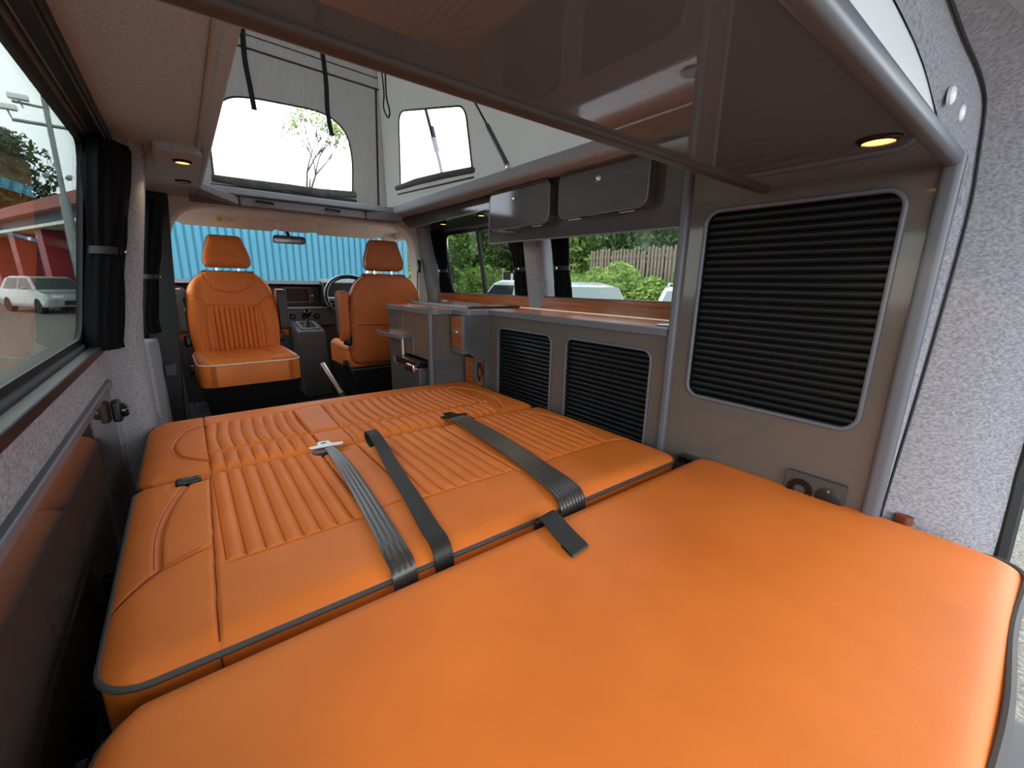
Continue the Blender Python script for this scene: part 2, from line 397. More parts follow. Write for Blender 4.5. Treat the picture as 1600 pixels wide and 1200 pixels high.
# cab headliner and windscreen surround
hd = B().plate('X', -.20, 1.42, [(2.74, 1.36), (2.74, 1.325), (3.0, 1.335), (3.28, 1.315), (3.36, 1.285), (3.42, 1.29), (3.40, 1.36)])
struct(hd, 'trim_10', 'beige', smooth=60)
ws = B().add([(-.10, 3.37, 1.29), (1.30, 3.37, 1.29), (1.42, 4.25, .86), (-.22, 4.25, .86)], [(0, 1, 2, 3)])
ws.v += [(x, y, z-.005) for x, y, z in ws.v[:4]]; ws.f += [(7, 6, 5, 4), (0, 3, 7, 4), (1, 0, 4, 5), (2, 1, 5, 6), (3, 2, 6, 7)]
win5 = struct(ws, 'window_5', 'glass_clear', smooth=0)
for nm, pts in (('trim_11', [(-.10, 3.30, 1.32), (-.105, 3.42, 1.25), (-.20, 4.25, .88), (-.21, 4.27, .6)]),
                ('trim_12', [(1.33, 3.30, 1.32), (1.335, 3.42, 1.25), (1.42, 4.25, .88), (1.42, 4.27, .6)])):
    struct(B().tube(pts, .045, 10), nm, 'beige')
# cab doors with side windows
for nm, wn, x, s in (('door_1', 'window_6', -.25, -1), ('door_2', 'window_7', 1.45, 1)):
    fn = leanL if s < 0 else leanR
    op = roundpoly([(2.84, .90), (4.05, .90), (3.42, 1.27), (2.86, 1.27)], [.05, .05, .06, .06])
    d = struct(B().plate('X', x-.02*s, x+s*.03, [(2.74, .05), (4.2, .05), (4.25, .9), (3.45, 1.33), (2.74, 1.33)], [op]).xf(fn), nm, 'beige')
    struct(B().box((x-s*.05, 2.80, .12), (x-.02*s, 3.9, .72)), 'door_card', 'greytrim', d, bevel=.01)
    g = struct(B().plate('X', x+s*.012, x+s*.018, roundpoly([(2.80, .86), (4.1, .86), (3.44, 1.29), (2.82, 1.29)], .05)).xf(fn), wn, 'glass_clear')
# D pillar: inner ring of felt, dark seam, outer flared felt
seamL = [(1.128, .165, .20), (1.128, .160, .50), (1.136, .150, .80), (1.142, .145, 1.08), (1.148, .152, 1.20), (1.135, .158, 1.275), (1.05, .162, 1.300), (.93, .168, 1.312), (.75, .17, 1.322), (.40, .17, 1.33), (0, .17, 1.33)]
innL = [(1.112, .168, .20), (1.112, .168, .50), (1.112, .168, .80), (1.112, .168, 1.08), (1.106, .170, 1.165), (1.02, .170, 1.196), (.95, .172, 1.205), (.90, .174, 1.222), (.74, .174, 1.252), (.40, .174, 1.266), (0, .174, 1.272)]
outL = [(1.235, -.02, .20), (1.235, -.015, .50), (1.25, -.01, .80), (1.26, -.01, 1.08), (1.27, -.01, 1.24), (1.235, -.01, 1.36), (1.12, -.01, 1.42), (.95, -.01, 1.44), (.75, -.01, 1.45), (.40, -.01, 1.45), (0, -.01, 1.45)]
def loft(a, b, bulge, n=6, nrm=(0, -1, 0)):
    bd = B(); N = Vector(nrm)
    bd.grid(lambda i, t: Vector(a[i])*(1-t)+Vector(b[i])*t + N*bulge*sin(pi*t), range(len(a)), lin(0, 1, n)); return bd
def dense(L, k=4):
    out = []
    for i in range(len(L)-1):
        p0 = Vector(L[max(i-1, 0)]); p1 = Vector(L[i]); p2 = Vector(L[i+1]); p3 = Vector(L[min(i+2, len(L)-1)])
        for j in range(k):
            t = j/k; out.append(tuple(.5*((2*p1)+(p2-p0)*t+(2*p0-5*p1+4*p2-p3)*t*t+(3*p1-p0-3*p2+p3)*t**3)))
    out.append(tuple(L[-1])); return out
sL, iL, oL = dense(seamL), dense(innL), dense(outL)
struct(loft(iL, sL, .006), 'trim_13', 'felt')
struct(loft(sL, oL, .022, 8, (-.6, -.4, -.3)), 'trim_14', 'felt')
struct(B().tube([(p[0]-.002, p[1]-.004, p[2]) for p in sL], .0024, 6), 'trim_15', 'rubber')
struct(B().tube([(1.245, -.014, .1), (1.24, -.012, .45), (1.243, -.005, .62), (1.252, -.012, .9), (1.262, -.03, 1.2)], .017, 8), 'trim_16', 'rubber')

tg = thing('tailgate', 'raised tailgate of the van above and behind the rear opening', 'tailgate', (.6, -.1, 1.5))
B().hexa([(-.2, -1.15, 1.56), (1.4, -1.15, 1.56), (1.4, -.03, 1.47), (-.2, -.03, 1.47), (-.2, -1.15, 1.62), (1.4, -1.15, 1.62), (1.4, -.03, 1.53), (-.2, -.03, 1.53)]).build('panel', 'greytrim', tg, bevel=.01)

# ================================================================== TALL CUPBOARD (right rear)
G, GD = 'gloss', 'gloss_dark'
def tambour(parent, y0, y1, z0, z1, pitch, x=1.106, m='slat'):
    n = int(round((z1-z0)/pitch)); p = (z1-z0)/n
    prof = [(x+.010, 0), (x+.0035, .0012), (x+.0005, .30*p), (x, .55*p), (x+.0015, .82*p), (x+.0055, p-.0012), (x+.010, p-.0008)]
    def mesh_slat():
        b = B(); k = len(prof)
        for yy in (y0, y1): b.v += [(q, yy, z0+h) for q, h in prof]
        b.f = [(i, i+1, k+i+1, k+i) for i in range(k-1)] + [tuple(range(k)), tuple(range(2*k-1, k-1, -1)), (0, k, 2*k-1, k-1)]
        return b
    s0 = mesh_slat().build('slat', m, parent, smooth=50)
    for i in range(1, n):
        c = s0.copy(); COL.objects.link(c); c.parent = parent; c.location = (0, 0, i*p)
def rim(poly, x=1.098, r=.0042, m='trim', parent=None, name='opening_rim'):
    return B().tube(loop3('X', x, poly), r, 8, closed=True).build(name, m, parent, smooth=60)
tall = thing('tall_cupboard', 'tall glossy taupe cupboard with large black tambour door behind the mattress, beside the rear opening', 'cupboard', (1.2, .42, 0))
op = rr(.222, .665, .611, 1.148, .035, 8)
B().plate('X', 1.10, 1.115, rr(.172, 0, .675, 1.185, 0), [op]).build('face_panel', G, tall)
B().box((1.118, .19, 0), (1.40, .66, 1.18)).build('body', 'dark', tall)
B().box((1.10, .494, 1.185), (1.30, .685, 1.334)).build('upper_panel', G, tall)
rim(op, r=.0055, parent=tall)
tambour(tall, .215, .618, .655, 1.158, .0178)
B().plate('Z', .0, 1.33, rr(1.086, .660, 1.118, .684, .009)).build('corner_post', 'trim', tall, smooth=50)
B().plate('Z', .0, 1.19, rr(1.086, .155, 1.118, .184, .010)).build('rear_edge_trim', 'trim', tall, smooth=50)
sk = B().plate('X', 1.086, 1.099, rr(.214, .455, .33, .544, .004)).build('socket_plate', 'greytrim', tall, bevel=.003)
B().lathe((1.0865, .298, .505), (-1, 0, 0), [(.026, 0), (.026, .004), (.021, .004), (.021, .001), (.017, .001), (.017, .003), (.012, .003), (.012, -.004)], 28).build('socket_ring', 'black_gloss', sk)
B().lathe((1.0865, .243, .505), (-1, 0, 0), [(.025, 0), (.025, .002), (.0235, .003), (.001, .003)], 28).build('socket_cover', 'black', sk)
B().box((1.082, .241, .520), (1.084, .245, .526)).build('keyhole', 'chrome', sk)
tag(B().box((1.072, .535, .47), (1.098, .60, .492)).build('drawer_catch', 'black_gloss', None, bevel=.003), 'small black catch on the cupboard face just beyond the mattress corner', 'catch')

# ================================================================== BASE CABINETS + WORKTOP
base = thing('base_cabinet', 'low glossy taupe kitchen unit with two black tambour doors along the right wall', 'cabinet', (1.2, 1.2, 0))
oA = rr(1.178, .33, 1.527, .768, .030, 8); oB = rr(.735, .33, 1.098, .770, .030, 8)
B().plate('X', 1.10, 1.115, rr(.685, 0, 1.60, .822, 0), [oA, oB]).build('face_panel', G, base)
rim(oA, parent=base); rim(oB, parent=base)
tambour(base, 1.170, 1.535, .325, .775, .0172); tambour(base, .728, 1.105, .325, .777, .0172)
B().box((1.118, .69, 0), (1.38, 1.60, .82)).build('body', 'dark', base)
unit = thing('kitchen_unit', 'glossy grey kitchen end unit behind the driver seat, above the fridge', 'cabinet', (1.1, 2.0, 0))
B().box((.862, 2.02, 0), (1.38, 2.21, .820)).build('end_body', G, unit, bevel=.004)
B().box((.862, 1.722, .61), (1.38, 2.02, .820)).build('upper_body', G, unit)
B().box((.862, 1.722, 0), (1.38, 1.755, .61)).build('rear_panel', 'gloss_grey', unit)
B().plate('Z', 0, .82, rr(.852, 1.708, .872, 1.73, .008)).build('corner_trim', 'trim', unit, smooth=50)
B().box((.972, 1.605, .655), (1.38, 1.722, .820)).build('drawer_body', 'gloss_grey', unit, bevel=.006)
B().plate('Y', 1.600, 1.612, [(.974, .82), (.974, .665), (.995, .645), (1.020, .628), (1.028, .30), (1.10, .30), (1.10, .82)],
          [roundpoly([(1.034, .615), (1.034, .33), (1.075, .33), (1.075, .615)], .010)]).build('return_panel', 'gloss_grey', unit)
B().box((1.03, 1.618, .32), (1.08, 1.70, .62)).build('recess_lining', 'wood', unit)
B().tube([(1.052, 1.612, .600), (1.040, 1.608, .555), (1.052, 1.606, .515), (1.066, 1.606, .55), (1.058, 1.612, .600)], .005, 6).build('pull_strap', 'black', unit)
dr = B().box((.962, 1.612, .668), (.974, 1.712, .812)).build('drawer', 'wood', unit, bevel=.002)
B().plate('Z', .648, .668, rr(.958, 1.602, 1.0, 1.722, .01)).build('bottom_trim', 'trim', unit)
B().box((.958, 1.603, .648), (.976, 1.612, .82)).build('edge_trim', 'trim', unit, bevel=.003)
B().box((.950, 1.642, .735), (.963, 1.685, .752)).build('handle', 'steel', dr, bevel=.004)
sh = thing('side_shelf', 'little rounded wooden flap shelf on the kitchen end, above the fridge', 'shelf', (.83, 2.1, .70))
B().plate('Z', .688, .706, roundpoly([(.862, 1.93), (.80, 1.93), (.79, 2.24), (.862, 2.24)], [0, .03, .06, 0])).build('trim_edge', 'trim', sh, bevel=.005)
B().plate('Z', .706, .708, roundpoly([(.862, 1.935), (.806, 1.935), (.797, 2.235), (.862, 2.235)], [0, .03, .06, 0])).build('shelf_board', 'wood', sh)
B().cyl((.835, 1.97, .605), (.835, 1.97, .69), .008, 10).build('prop', 'steel', sh)

frd = thing('fridge', 'small black top-opening fridge with chrome latch under the kitchen end', 'fridge', (.95, 1.88, 0))
B().box((.82, 1.76, .02), (1.3, 2.015, .565)).build('body', 'greytrim', frd, bevel=.006)
B().box((.812, 1.757, .572), (1.3, 2.018, .602)).build('lid', 'black_gloss', frd, bevel=.004)
B().box((.8135, 1.756, .566), (1.3, 2.019, .5715)).build('lid_strip', 'chrome', frd)
B().box((.800, 1.785, .548), (.820, 1.875, .585)).build('latch', 'chrome', frd, bevel=.004)

wt = thing('worktop', 'long wood-grain kitchen worktop with grey rounded edge and upstand along the right windows', 'worktop', (1.2, 1.5, .82))
wtp = roundpoly([(1.086, .685), (1.36, .685), (1.36, 2.26), (.875, 2.27), (.848, 2.20), (.848, 1.735), (.875, 1.702), (.958, 1.700), (.962, 1.62), (.985, 1.592), (1.075, 1.592), (1.086, 1.575)],
                [0, 0, 0, .03, .03, .03, .02, .012, .012, .02, .01, .01])
B().plate('Z', .820, .842, wtp).build('edge_band', 'trim', wt, bevel=.006)
wts = roundpoly([(1.094, .686), (1.352, .686), (1.352, 2.25), (.883, 2.26), (.857, 2.195), (.857, 1.74), (.88, 1.711), (.966, 1.709), (.970, 1.625), (.99, 1.600), (1.08, 1.600), (1.094, 1.585)],
                [0, 0, 0, .03, .03, .03, .02, .012, .012, .02, .01, .01])
B().plate('Z', .842, .8435, wts).build('top_surface', 'wood', wt)
up = B().plate('X', 1.345, 1.362, roundpoly([(.686, .843), (2.58, .843), (2.58, .880), (2.56, .890), (.686, .906)], [0, 0, .01, .01, 0])).build('upstand', 'wood', wt)
B().tube([(1.3535, .686, .907), (1.3535, 2.56, .8915)], .0045, 6).build('upstand_cap', 'black', wt)
B().box((1.340, .69, .8436), (1.346, 2.50, .8458)).build('reflection_line', mat('glowing_reflection', (1, .9, .75, 1), .4, emit=((1, .85, .6, 1), .12)), wt)  # faint glow stands in for a reflection along the upstand foot, no lamp
B().lathe((1.16, .73, .8436), (0, 0, 1), [(.034, 0), (.034, .003), (.030, .0045), (.0, .0045)], 24).build('sink_plug', 'black', wt)
hob = thing('hob_lid', 'flat dark glass hob and sink lid with pale edge strip on the worktop', 'hob', (1.15, 2.0, .845))
B().box((1.02, 1.66, .8437), (1.325, 2.24, .854)).build('glass_lid', 'black_gloss', hob, bevel=.002)
B().box((1.004, 1.655, .8437), (1.019, 2.245, .8575)).build('front_strip', 'trim_light', hob, bevel=.002)

# ================================================================== OVERHEAD CUPBOARD
oh = thing('overhead_cupboard', 'slim glossy graphite overhead cupboard with two flap doors above the right windows', 'cupboard', (1.2, 1.2, 1.12))
fz = roundpoly([(.686, 1.118), (1.603, 1.128), (1.603, 1.272), (2.43, 1.262), (2.545, 1.325), (.686, 1.325)], [0, .035, .03, .01, .01, 0], 8)
B().plate('X', 1.10, 1.114, fz).build('face_panel', 'gloss_grey', oh)
B().tube(loop3('X', 1.0985, [p for p in fz if p[1] < 1.30]), .0028, 6).build('edge_line', 'trim_light', oh)
B().hexa([(1.114, .69, 1.119), (1.32, .69, 1.20), (1.32, 1.60, 1.20), (1.114, 1.60, 1.129), (1.114, .69, 1.324), (1.32, .69, 1.324), (1.32, 1.60, 1.324), (1.114, 1.60, 1.324)]).build('body', 'gloss_grey', oh)
B().plate('X', 1.114, 1.33, [(1.60, 1.278), (2.43, 1.270), (2.53, 1.322), (1.60, 1.324)]).build('canopy', 'gloss_grey', oh)
for (a, b, c, d, ky) in ((1.178, 1.548, 1.174, 1.318, 1.384), (.772, 1.130, 1.178, 1.322, .955)):
    pl = rr(a, c, b, d, .030, 8)
    dd = B().plate('X', 1.062, 1.098, pl).build('door', 'gloss_grey', oh)
    B().tube(loop3('X', 1.0625, pl), .0022, 6, closed=True).build('door_edge', 'trim_light', dd)
    B().lathe((1.0625, ky, 1.279), (-1, 0, 0), [(.0105, 0), (.0105, .004), (.0085, .005), (.0065, .002), (.004, .003), (.0, .003)], 20).build('push_knob', 'chrome', dd)
    for hy in (a+.075, b-.07):
        B().box((1.072, hy-.028, c-.0065), (1.100, hy+.028, c-.002)).build('hinge', 'chrome', dd)
def downlight(x, y, z, label, lit=True, r=.019, s=1):
    t = thing('downlight', label, 'light', (x, y, z), 0, None)
    B().lathe((x, y, z), (0, 0, -1), [(r*1.35, -.001), (r*1.35, .003), (r*1.1, .006), (r*.98, .006), (r*.98, .002)], 28).build('bezel', 'bezel', t)
    B().lathe((x, y, z), (0, 0, -1), [(r*.97, .001), (r*.97, .004), (.0, .0045)], 28).build('lens', 'led' if lit else 'ledoff', t)
    if lit:
        l = bpy.data.lights.new('downlight_lamp', 'SPOT'); l.energy = .5; l.color = (1, .72, .4); l.spot_size = R(120); l.shadow_soft_size = .015
        o = bpy.data.objects.new('downlight_lamp', l); COL.objects.link(o); o.parent = t; o.location = (0, 0, -.01)
downlight(1.16, 2.13, 1.268, 'lit downlight under the overhead canopy, farther one nearest the windscreen', r=.016)
downlight(1.16, 1.76, 1.272, 'lit downlight under the overhead canopy, nearer one beside the flap doors', r=.016)

# ================================================================== REAR OVERHEAD LOCKER (the gloss ceiling board)
lk = thing('overhead_locker', 'glossy dark brown overhead board above the mattress with grey padded edges', 'locker', (.5, .3, 1.18))
B().box((-.12, .178, 1.182), (1.12, .476, 1.20)).build('bottom_board', GD, lk)
B().plate('X', -.12, 1.128, rr(.466, 1.174, .492, 1.196, .006)).build('front_trim', 'greytrim', lk, smooth=50)
B().plate('X', -.12, 1.10, rr(.158, 1.172, .184, 1.198, .010)).build('rear_trim', 'trim', lk, smooth=50)
B().tube([(-.12, .4935, 1.178), (1.128, .4935, 1.178)], .0022, 6).build('front_trim_line', 'trim_light', lk)
B().box((-.12, .478, 1.197), (1.12, .492, 1.33)).build('front_board', 'gloss_grey', lk)
hp = [(-.12, 1.196), (.95, 1.198), (.93, 1.214), (.84, 1.240), (.74, 1.254), (.40, 1.270), (-.12, 1.276)]
B().plate('Y', .176, .186, hp).build('rear_fascia', 'white', lk)  # white colour stands in for sky reflected in the glossy panel
downlight(.862, .222, 1.182, 'large lit downlight in the glossy overhead board near the rear corner', r=.021)
for bx, bz in ((.925, 1.238), (1.015, 1.236)):
    b_ = B().lathe((bx, .166, bz), (0, -1, 0), [(.0125, 0), (.0125, .004), (.009, .007), (.0, .008)], 18)
    tag(b_.build('screw_cap', 'white'), 'white screw cap on the felt corner, %s' % ('upper one of the pair' if bx < .95 else 'lower one of the pair'), 'cap')

# ================================================================== LEFT SIDE
pn = thing('side_cupboard', 'glossy brown cupboard front low on the left wall reflecting the bed', 'panel', (-.19, 1.0, .0))
B().plate('X', -.199, -.212, [(.0, .02), (1.52, .02), (1.60, .30), (1.60, .655), (.0, .655)]).build('panel', 'gloss_brown', pn)
B().box((-.212, 0, .655), (-.190, 1.61, .676)).build('top_rail', 'trim', pn, bevel=.004)
lt = B().box((-.197, 1.540, .565), (-.176, 1.576, .625)).build('latch', 'black', pn, bevel=.006)
B().lathe((-.176, 1.558, .595), (1, 0, 0), [(.020, 0), (.020, .008), (.015, .014), (.0, .014)], 18).build('latch_knob', 'black_gloss', lt)
for yy in (1.30, 1.5):
    B().lathe((-.190, yy, .664), (1, 0, 0), [(.003, -.02), (.003, .001), (0, .001)], 8).build('screw', 'black', pn)
lp = thing('door_panel', 'pale grey carpeted lower door panel beyond the left pillar', 'panel', (-.2, 2.2, 0))
B().plate('X', -.198, -.118, roundpoly([(1.94, .02), (2.585, .02), (2.585, .68), (1.94, .74)], [0, 0, .03, .0])).build('felt_panel', 'felt', lp, bevel=.01)
B().box((-.115, 2.52, .50), (-.070, 2.60, .56)).build('door_pull', 'greytrim', lp, bevel=.008)
tag(B().box((-.208, 1.65, .2), (-.145, 1.655, .21)).build('floor_bracket', 'steel'), 'small steel bracket at the foot of the felt pillar', 'bracket') if False else None
# dark rail + bracket between bed and panel
tb = thing('bed_frame_rail', 'black steel bed frame rail with cup bracket left of the bed cushions', 'rail', (-.165, .8, .35))
B().tube([(-.168, .50, .30), (-.168, .80, .36), (-.165, 1.2, .36)], .006, 8).build('rail', 'black', tb)
B().lathe((-.163, .93, .40), (0, 0, 1), [(.0, .0), (.014, .0), (.014, .05), (.011, .05), (.011, .01), (0, .01)], 16).build('cup', 'black_gloss', tb)
lever = thing('bed_lever', 'glossy black recline lever with chrome pivot at the near left of the mattress', 'lever', (-.16, .5, .42))
B().hexa([(-.150, .44, .36), (-.140, .44, .36), (-.140, .54, .45), (-.150, .54, .45), (-.150, .42, .38), (-.140, .42, .38), (-.140, .53, .472), (-.150, .53, .472)]).build('arm', 'black_gloss', lever, bevel=.002)
B().lathe((-.152, .47, .405), (-1, 0, 0), [(.009, 0), (.009, .006), (.005, .009), (0, .009)], 14).build('pivot', 'chrome', lever)
# padded pod with two lights on the ceiling felt
pod = tag(B().plate('Z', 1.314, 1.338, roundpoly([(-.02, 1.66), (.10, 1.66), (.10, 2.22), (.0, 2.22)], .02)).build('light_pod', 'felt_dark', None, bevel=.008), 'raised felt-covered pod on the left ceiling holding two downlights', 'pod')
downlight(.052, 1.775, 1.313, 'lit downlight in the felt pod on the left ceiling', r=.019)
downlight(.056, 2.12, 1.313, 'unlit pinkish downlight at the far end of the felt ceiling pod', lit=False, r=.019)

def curtain(label, xc, yc, z0, z1, hw_top, hw_tie, hw_bot, ztie, dep, fn, shift=0, side=1):
    t = thing('curtain', label, 'curtain', (xc, yc, z0), 0, None)
    n = 96
    def wd(z):
        if z > ztie: k = (z-ztie)/(z1-ztie); return hw_tie+(hw_top-hw_tie)*sin(pi/2*min(1, k*1.15))
        k = (ztie-z)/(ztie-z0); return hw_tie+(hw_bot-hw_tie)*sin(pi/2*min(1, k*1.15))
    def P(i, z):
        a = 2*pi*i/n; w_ = wd(z); pl = 1+.17*cos(11*a+2.5*sin(z*9)) + .05*cos(23*a)
        d = dep*(.55+.45*w_/max(hw_top, hw_bot))
        k = (z-z0)/(z1-z0)
        return fn(xc+cos(a)*d*pl, yc+shift*abs(k-.5)*2*(1 if z > ztie else .5)+sin(a)*w_*(1+.06*cos(11*a)), z)
    b = B(); b.grid(P, range(n), lin(z0, z1, 34), wrap=True)
    b.f += [tuple(range(n))[::-1], tuple(33*n+i for i in range(n))]
    b.build('drape', 'curtain', t, smooth=75)
    bb = B(); zt = ztie
    bb.grid(lambda i, z: fn(xc+cos(2*pi*i/24)*(dep*.66+.008), yc+sin(2*pi*i/24)*(hw_tie*1.06+.006), z), range(24), [zt-.009, zt-.004, zt+.005, zt+.010], wrap=True)
    bb.build('tieback', 'rubber', t)
    B().lathe(fn(xc-side*(dep*.66+.012), yc, zt), (-side, 0, 0), [(.006, 0), (.006, .003), (.003, .004), (0, .004)], 12).build('press_stud', 'chrome', t)
curtain('black curtain gathered with a tieback at the front end of the large left window', -.192, 1.605, .765, 1.29, .080, .050, .060, 1.025, .044, leanL, side=-1)
curtain('black curtain gathered by the far end of the second left window', -.135, 2.45, .72, 1.27, .10, .06, .085, .96, .036, leanL, side=-1)
curtain('black tied curtain left of the felt pillar in the right windows', 1.392, 1.69, .885, 1.275, .095, .060, .080, 1.03, .022, leanR)
curtain('narrow black tied curtain right of the felt pillar in the right windows', 1.392, 1.415, .885, 1.275, .055, .040, .052, 1.03, .022, leanR)
curtain('black tied curtain at the front end of the right windows behind the driver', 1.385, 2.50, .885, 1.275, .075, .035, .065, 1.03, .026, leanR)

# ================================================================== POP-UP ROOF CANVAS
pop = thing('pop_up_roof', 'raised grey canvas pop-up roof with two bright clear windows', 'roof', (.57, 1.6, 1.34))
fw = roundpoly([(.185, 1.405), (.188, 1.66), (.27, 1.775), (.39, 1.795), (.70, 1.81), (.815, 1.745), (.835, 1.60), (.822, 1.425)], [.01, .06, .06, .05, .09, .10, .06, .01], 7)
B().sheet('Y', 2.55, [(.08, 1.30), (1.02, 1.30), (1.045, 2.25), (.08, 2.25)], [fw]).build('front_panel', 'canvas', pop)
B().plate('Y', 2.5515, 2.5525, [(p[0], p[1]) for p in fw]).build('clear_window', 'film', pop)
B().tube(loop3('Y', 2.547, fw), .0045, 6, closed=True).build('window_binding', 'canvas_dark', pop)
B().tube([(.175, 2.535, 1.412), (.35, 2.532, 1.408), (.50, 2.533, 1.414), (.65, 2.532, 1.410), (.835, 2.535, 1.425)], [.016, .021, .018, .021, .017], 10).build('rolled_flap', 'canvas', pop, smooth=60)
B().tube([(.17, 2.54, 1.382), (.84, 2.54, 1.395)], .007, 6).build('flap_hem', 'canvas_dark', pop)
for a, b, r in (((.24, 2.545, 2.00), (1.0, 2.545, 1.985), .005), ((.24, 2.545, 2.055), (1.0, 2.545, 2.04), .003), ((.965, 2.545, 1.33), (.985, 2.545, 1.985), .006)):
    B().tube([a, b], r, 6).build('seam', 'canvas_dark', pop)
sw = roundpoly([(2.335, 1.46), (2.30, 1.815), (1.66, 1.665), (1.62, 1.425)], [.01, .07, .06, .01], 7)
SX = lambda y: 1.02 + .018*(2.5-y)/2
fs = lambda x, y, z: (x+SX(y)-1.03-.03*(z-1.34), y, z)
B().sheet('X', 1.03, [(.30, 1.33), (2.56, 1.33), (2.56, 2.25), (.30, 1.62)], [sw]).xf(fs).build('side_panel', 'canvas_side', pop)
B().plate('X', 1.031, 1.032, sw).xf(fs).build('clear_window', 'film', pop)
B().tube(loop3('X', 1.027, sw), .004, 6, closed=True).xf(fs).build('window_binding', 'canvas_dark', pop)
B().tube([(1.015, 2.36, 1.455), (1.012, 2.1, 1.447), (1.014, 1.85, 1.432), (1.016, 1.60, 1.412)], [.012, .016, .015, .013], 10).xf(fs).build('rolled_flap', 'canvas_side', pop, smooth=60)
B().tube([(1.02, 2.36, 1.425), (1.02, 1.60, 1.385)], .004, 6).xf(fs).build('flap_hem', 'canvas_dark', pop)
B().sheet('X', .085, [(.30, 1.33), (2.56, 1.33), (2.56, 2.25), (.30, 1.62)]).build('left_side_panel', 'canvas_side', pop)
B().hexa([(.06, .30, 1.60), (1.08, .30, 1.60), (1.08, 2.62, 2.24), (.06, 2.62, 2.24), (.06, .30, 1.64), (1.08, .30, 1.64), (1.08, 2.62, 2.28), (.06, 2.62, 2.28)]).build('roof_shell', 'white', pop)
B().sheet('Y', .30, [(.06, 1.33), (1.06, 1.33), (1.06, 1.63), (.06, 1.63)]).build('rear_panel', 'canvas_side', pop)
for pts in ([(.372, 2.545, 2.09), (.366, 2.535, 1.95), (.373, 2.52, 1.83), (.377, 2.50, 1.73)], [(.716, 2.545, 2.09), (.720, 2.53, 1.95), (.714, 2.52, 1.80), (.722, 2.50, 1.69)]):
    b = B(); P = dense(pts, 4)
    for p in P: b.v += [(p[0]-.011, p[1], p[2]), (p[0]+.011, p[1], p[2]), (p[0]+.011, p[1]+.003, p[2]), (p[0]-.011, p[1]+.003, p[2])]
    for i in range(len(P)-1):
        for j in range(4): b.f.append((i*4+j, i*4+(j+1) % 4, i*4+4+(j+1) % 4, i*4+4+j))
    b.f += [(0, 3, 2, 1), tuple(len(b.v)-4+j for j in range(4))]
    st = b.build('hanging_strap', 'strap', pop)
    B().box((pts[0][0]-.013, 2.536, pts[0][2]-.012), (pts[0][0]+.013, 2.546, pts[0][2]+.006)).build('strap_buckle', 'steel', st)
B().tube(dense([(.965, 2.40, 2.02), (.972, 2.40, 1.92), (.966, 2.40, 1.85), (.980, 2.38, 1.80), (.986, 2.37, 1.83), (.976, 2.38, 1.90), (.976, 2.38, 2.02)], 4), .004, 6).build('pull_cord', 'strap', pop)
B().tube([(1.075, 2.135, 1.80), (1.075, 2.075, 1.68), (1.075, 2.0, 1.53), (1.075, 1.95, 1.40)], .008, 8).build('scissor_arm', 'black', pop)
B().tube([(1.078, 2.08, 1.70), (1.078, 2.03, 1.585)], .013, 8).build('arm_joint', 'black', pop)
# front lip of the aperture
lip = thing('roof_shelf', 'grey felt-covered shelf lip across the front of the roof opening', 'shelf', (.57, 2.45, 1.30))
B().hexa([(.108, 2.33, 1.325), (.262, 2.44, 1.292), (.262, 2.50, 1.292), (.108, 2.50, 1.325), (.108, 2.33, 1.352), (.262, 2.44, 1.333), (.262, 2.50, 1.333), (.108, 2.50, 1.352)]).build('left_end', 'felt', lip, bevel=.006)
B().box((.266, 2.44, 1.290), (.850, 2.50, 1.333)).build('front_board', 'felt', lip, bevel=.007)
B().hexa([(.854, 2.44, 1.288), (1.045, 2.39, 1.290), (1.045, 2.50, 1.290), (.854, 2.50, 1.288), (.854, 2.44, 1.333), (1.045, 2.39, 1.338), (1.045, 2.50, 1.338), (.854, 2.50, 1.333)]).build('right_end', 'felt', lip, bevel=.007)
for hx in (.368, .680):
    B().tube([(hx-.035, 2.438, 1.316), (hx-.03, 2.425, 1.316), (hx+.03, 2.425, 1.314), (hx+.035, 2.438, 1.314)], .005, 8).build('grab_handle', 'strap', lip)
gs = thing('gas_strut', 'thin dark gas strut slanting down the side canvas', 'strut', (1.04, 1.4, 1.36))
B().cyl((.975, 1.56, 1.67), (.995, 1.46, 1.53), .004, 10).build('rod', 'black', gs)
B().cyl((.994, 1.468, 1.54), (1.018, 1.36, 1.378), .009, 12).build('cylinder', 'trim', gs)
B().lathe((1.018, 1.36, 1.380), (0, 0, 1), [(.010, -.008), (.012, 0), (.010, .008)], 12).build('ball_joint', 'chrome', gs)

# ================================================================== BED
def groove(d, w=.0028): return exp(-(d/w)**2)
def seg_d(x, y, a, b):
    ax, ay = a; bx, by = b; dx, dy = bx-ax, by-ay; t = max(0, min(1, ((x-ax)*dx+(y-ay)*dy)/(dx*dx+dy*dy)))
    return sqrt((x-ax-t*dx)**2+(y-ay-t*dy)**2)
def ribs(x, x0, x1, n, A):
    if x < x0 or x > x1: return 0
    t = (x-x0)/(x1-x0)*n; return A*(abs(sin(pi*t))**.65 - 1)
def sst(t): t = max(0, min(1, t)); return t*t*(3-2*t)
def poly_d(x, y, P):
    return min(seg_d(x, y, P[i], P[i+1]) for i in range(len(P)-1))
arcL = [(-.035, 1.165), (-.055, 1.12), (-.078, 1.03), (-.090, .93), (-.088, .81)]
arcR = [(.955, 1.165), (.985, 1.10), (1.0, 1.02), (.995, .93), (.96, .80)]
d2 = lambda L: [(p[0], p[1]) for p in dense([(q[0], q[1], 0) for q in L], 5)]
arcL, arcR = d2(arcL), d2(arcR)
blocksR = [(.0, .245, 8, .772, 1.21), (.345, .615, 8, .772, 1.21), (.665, .955, 9, .772, 1.21)]
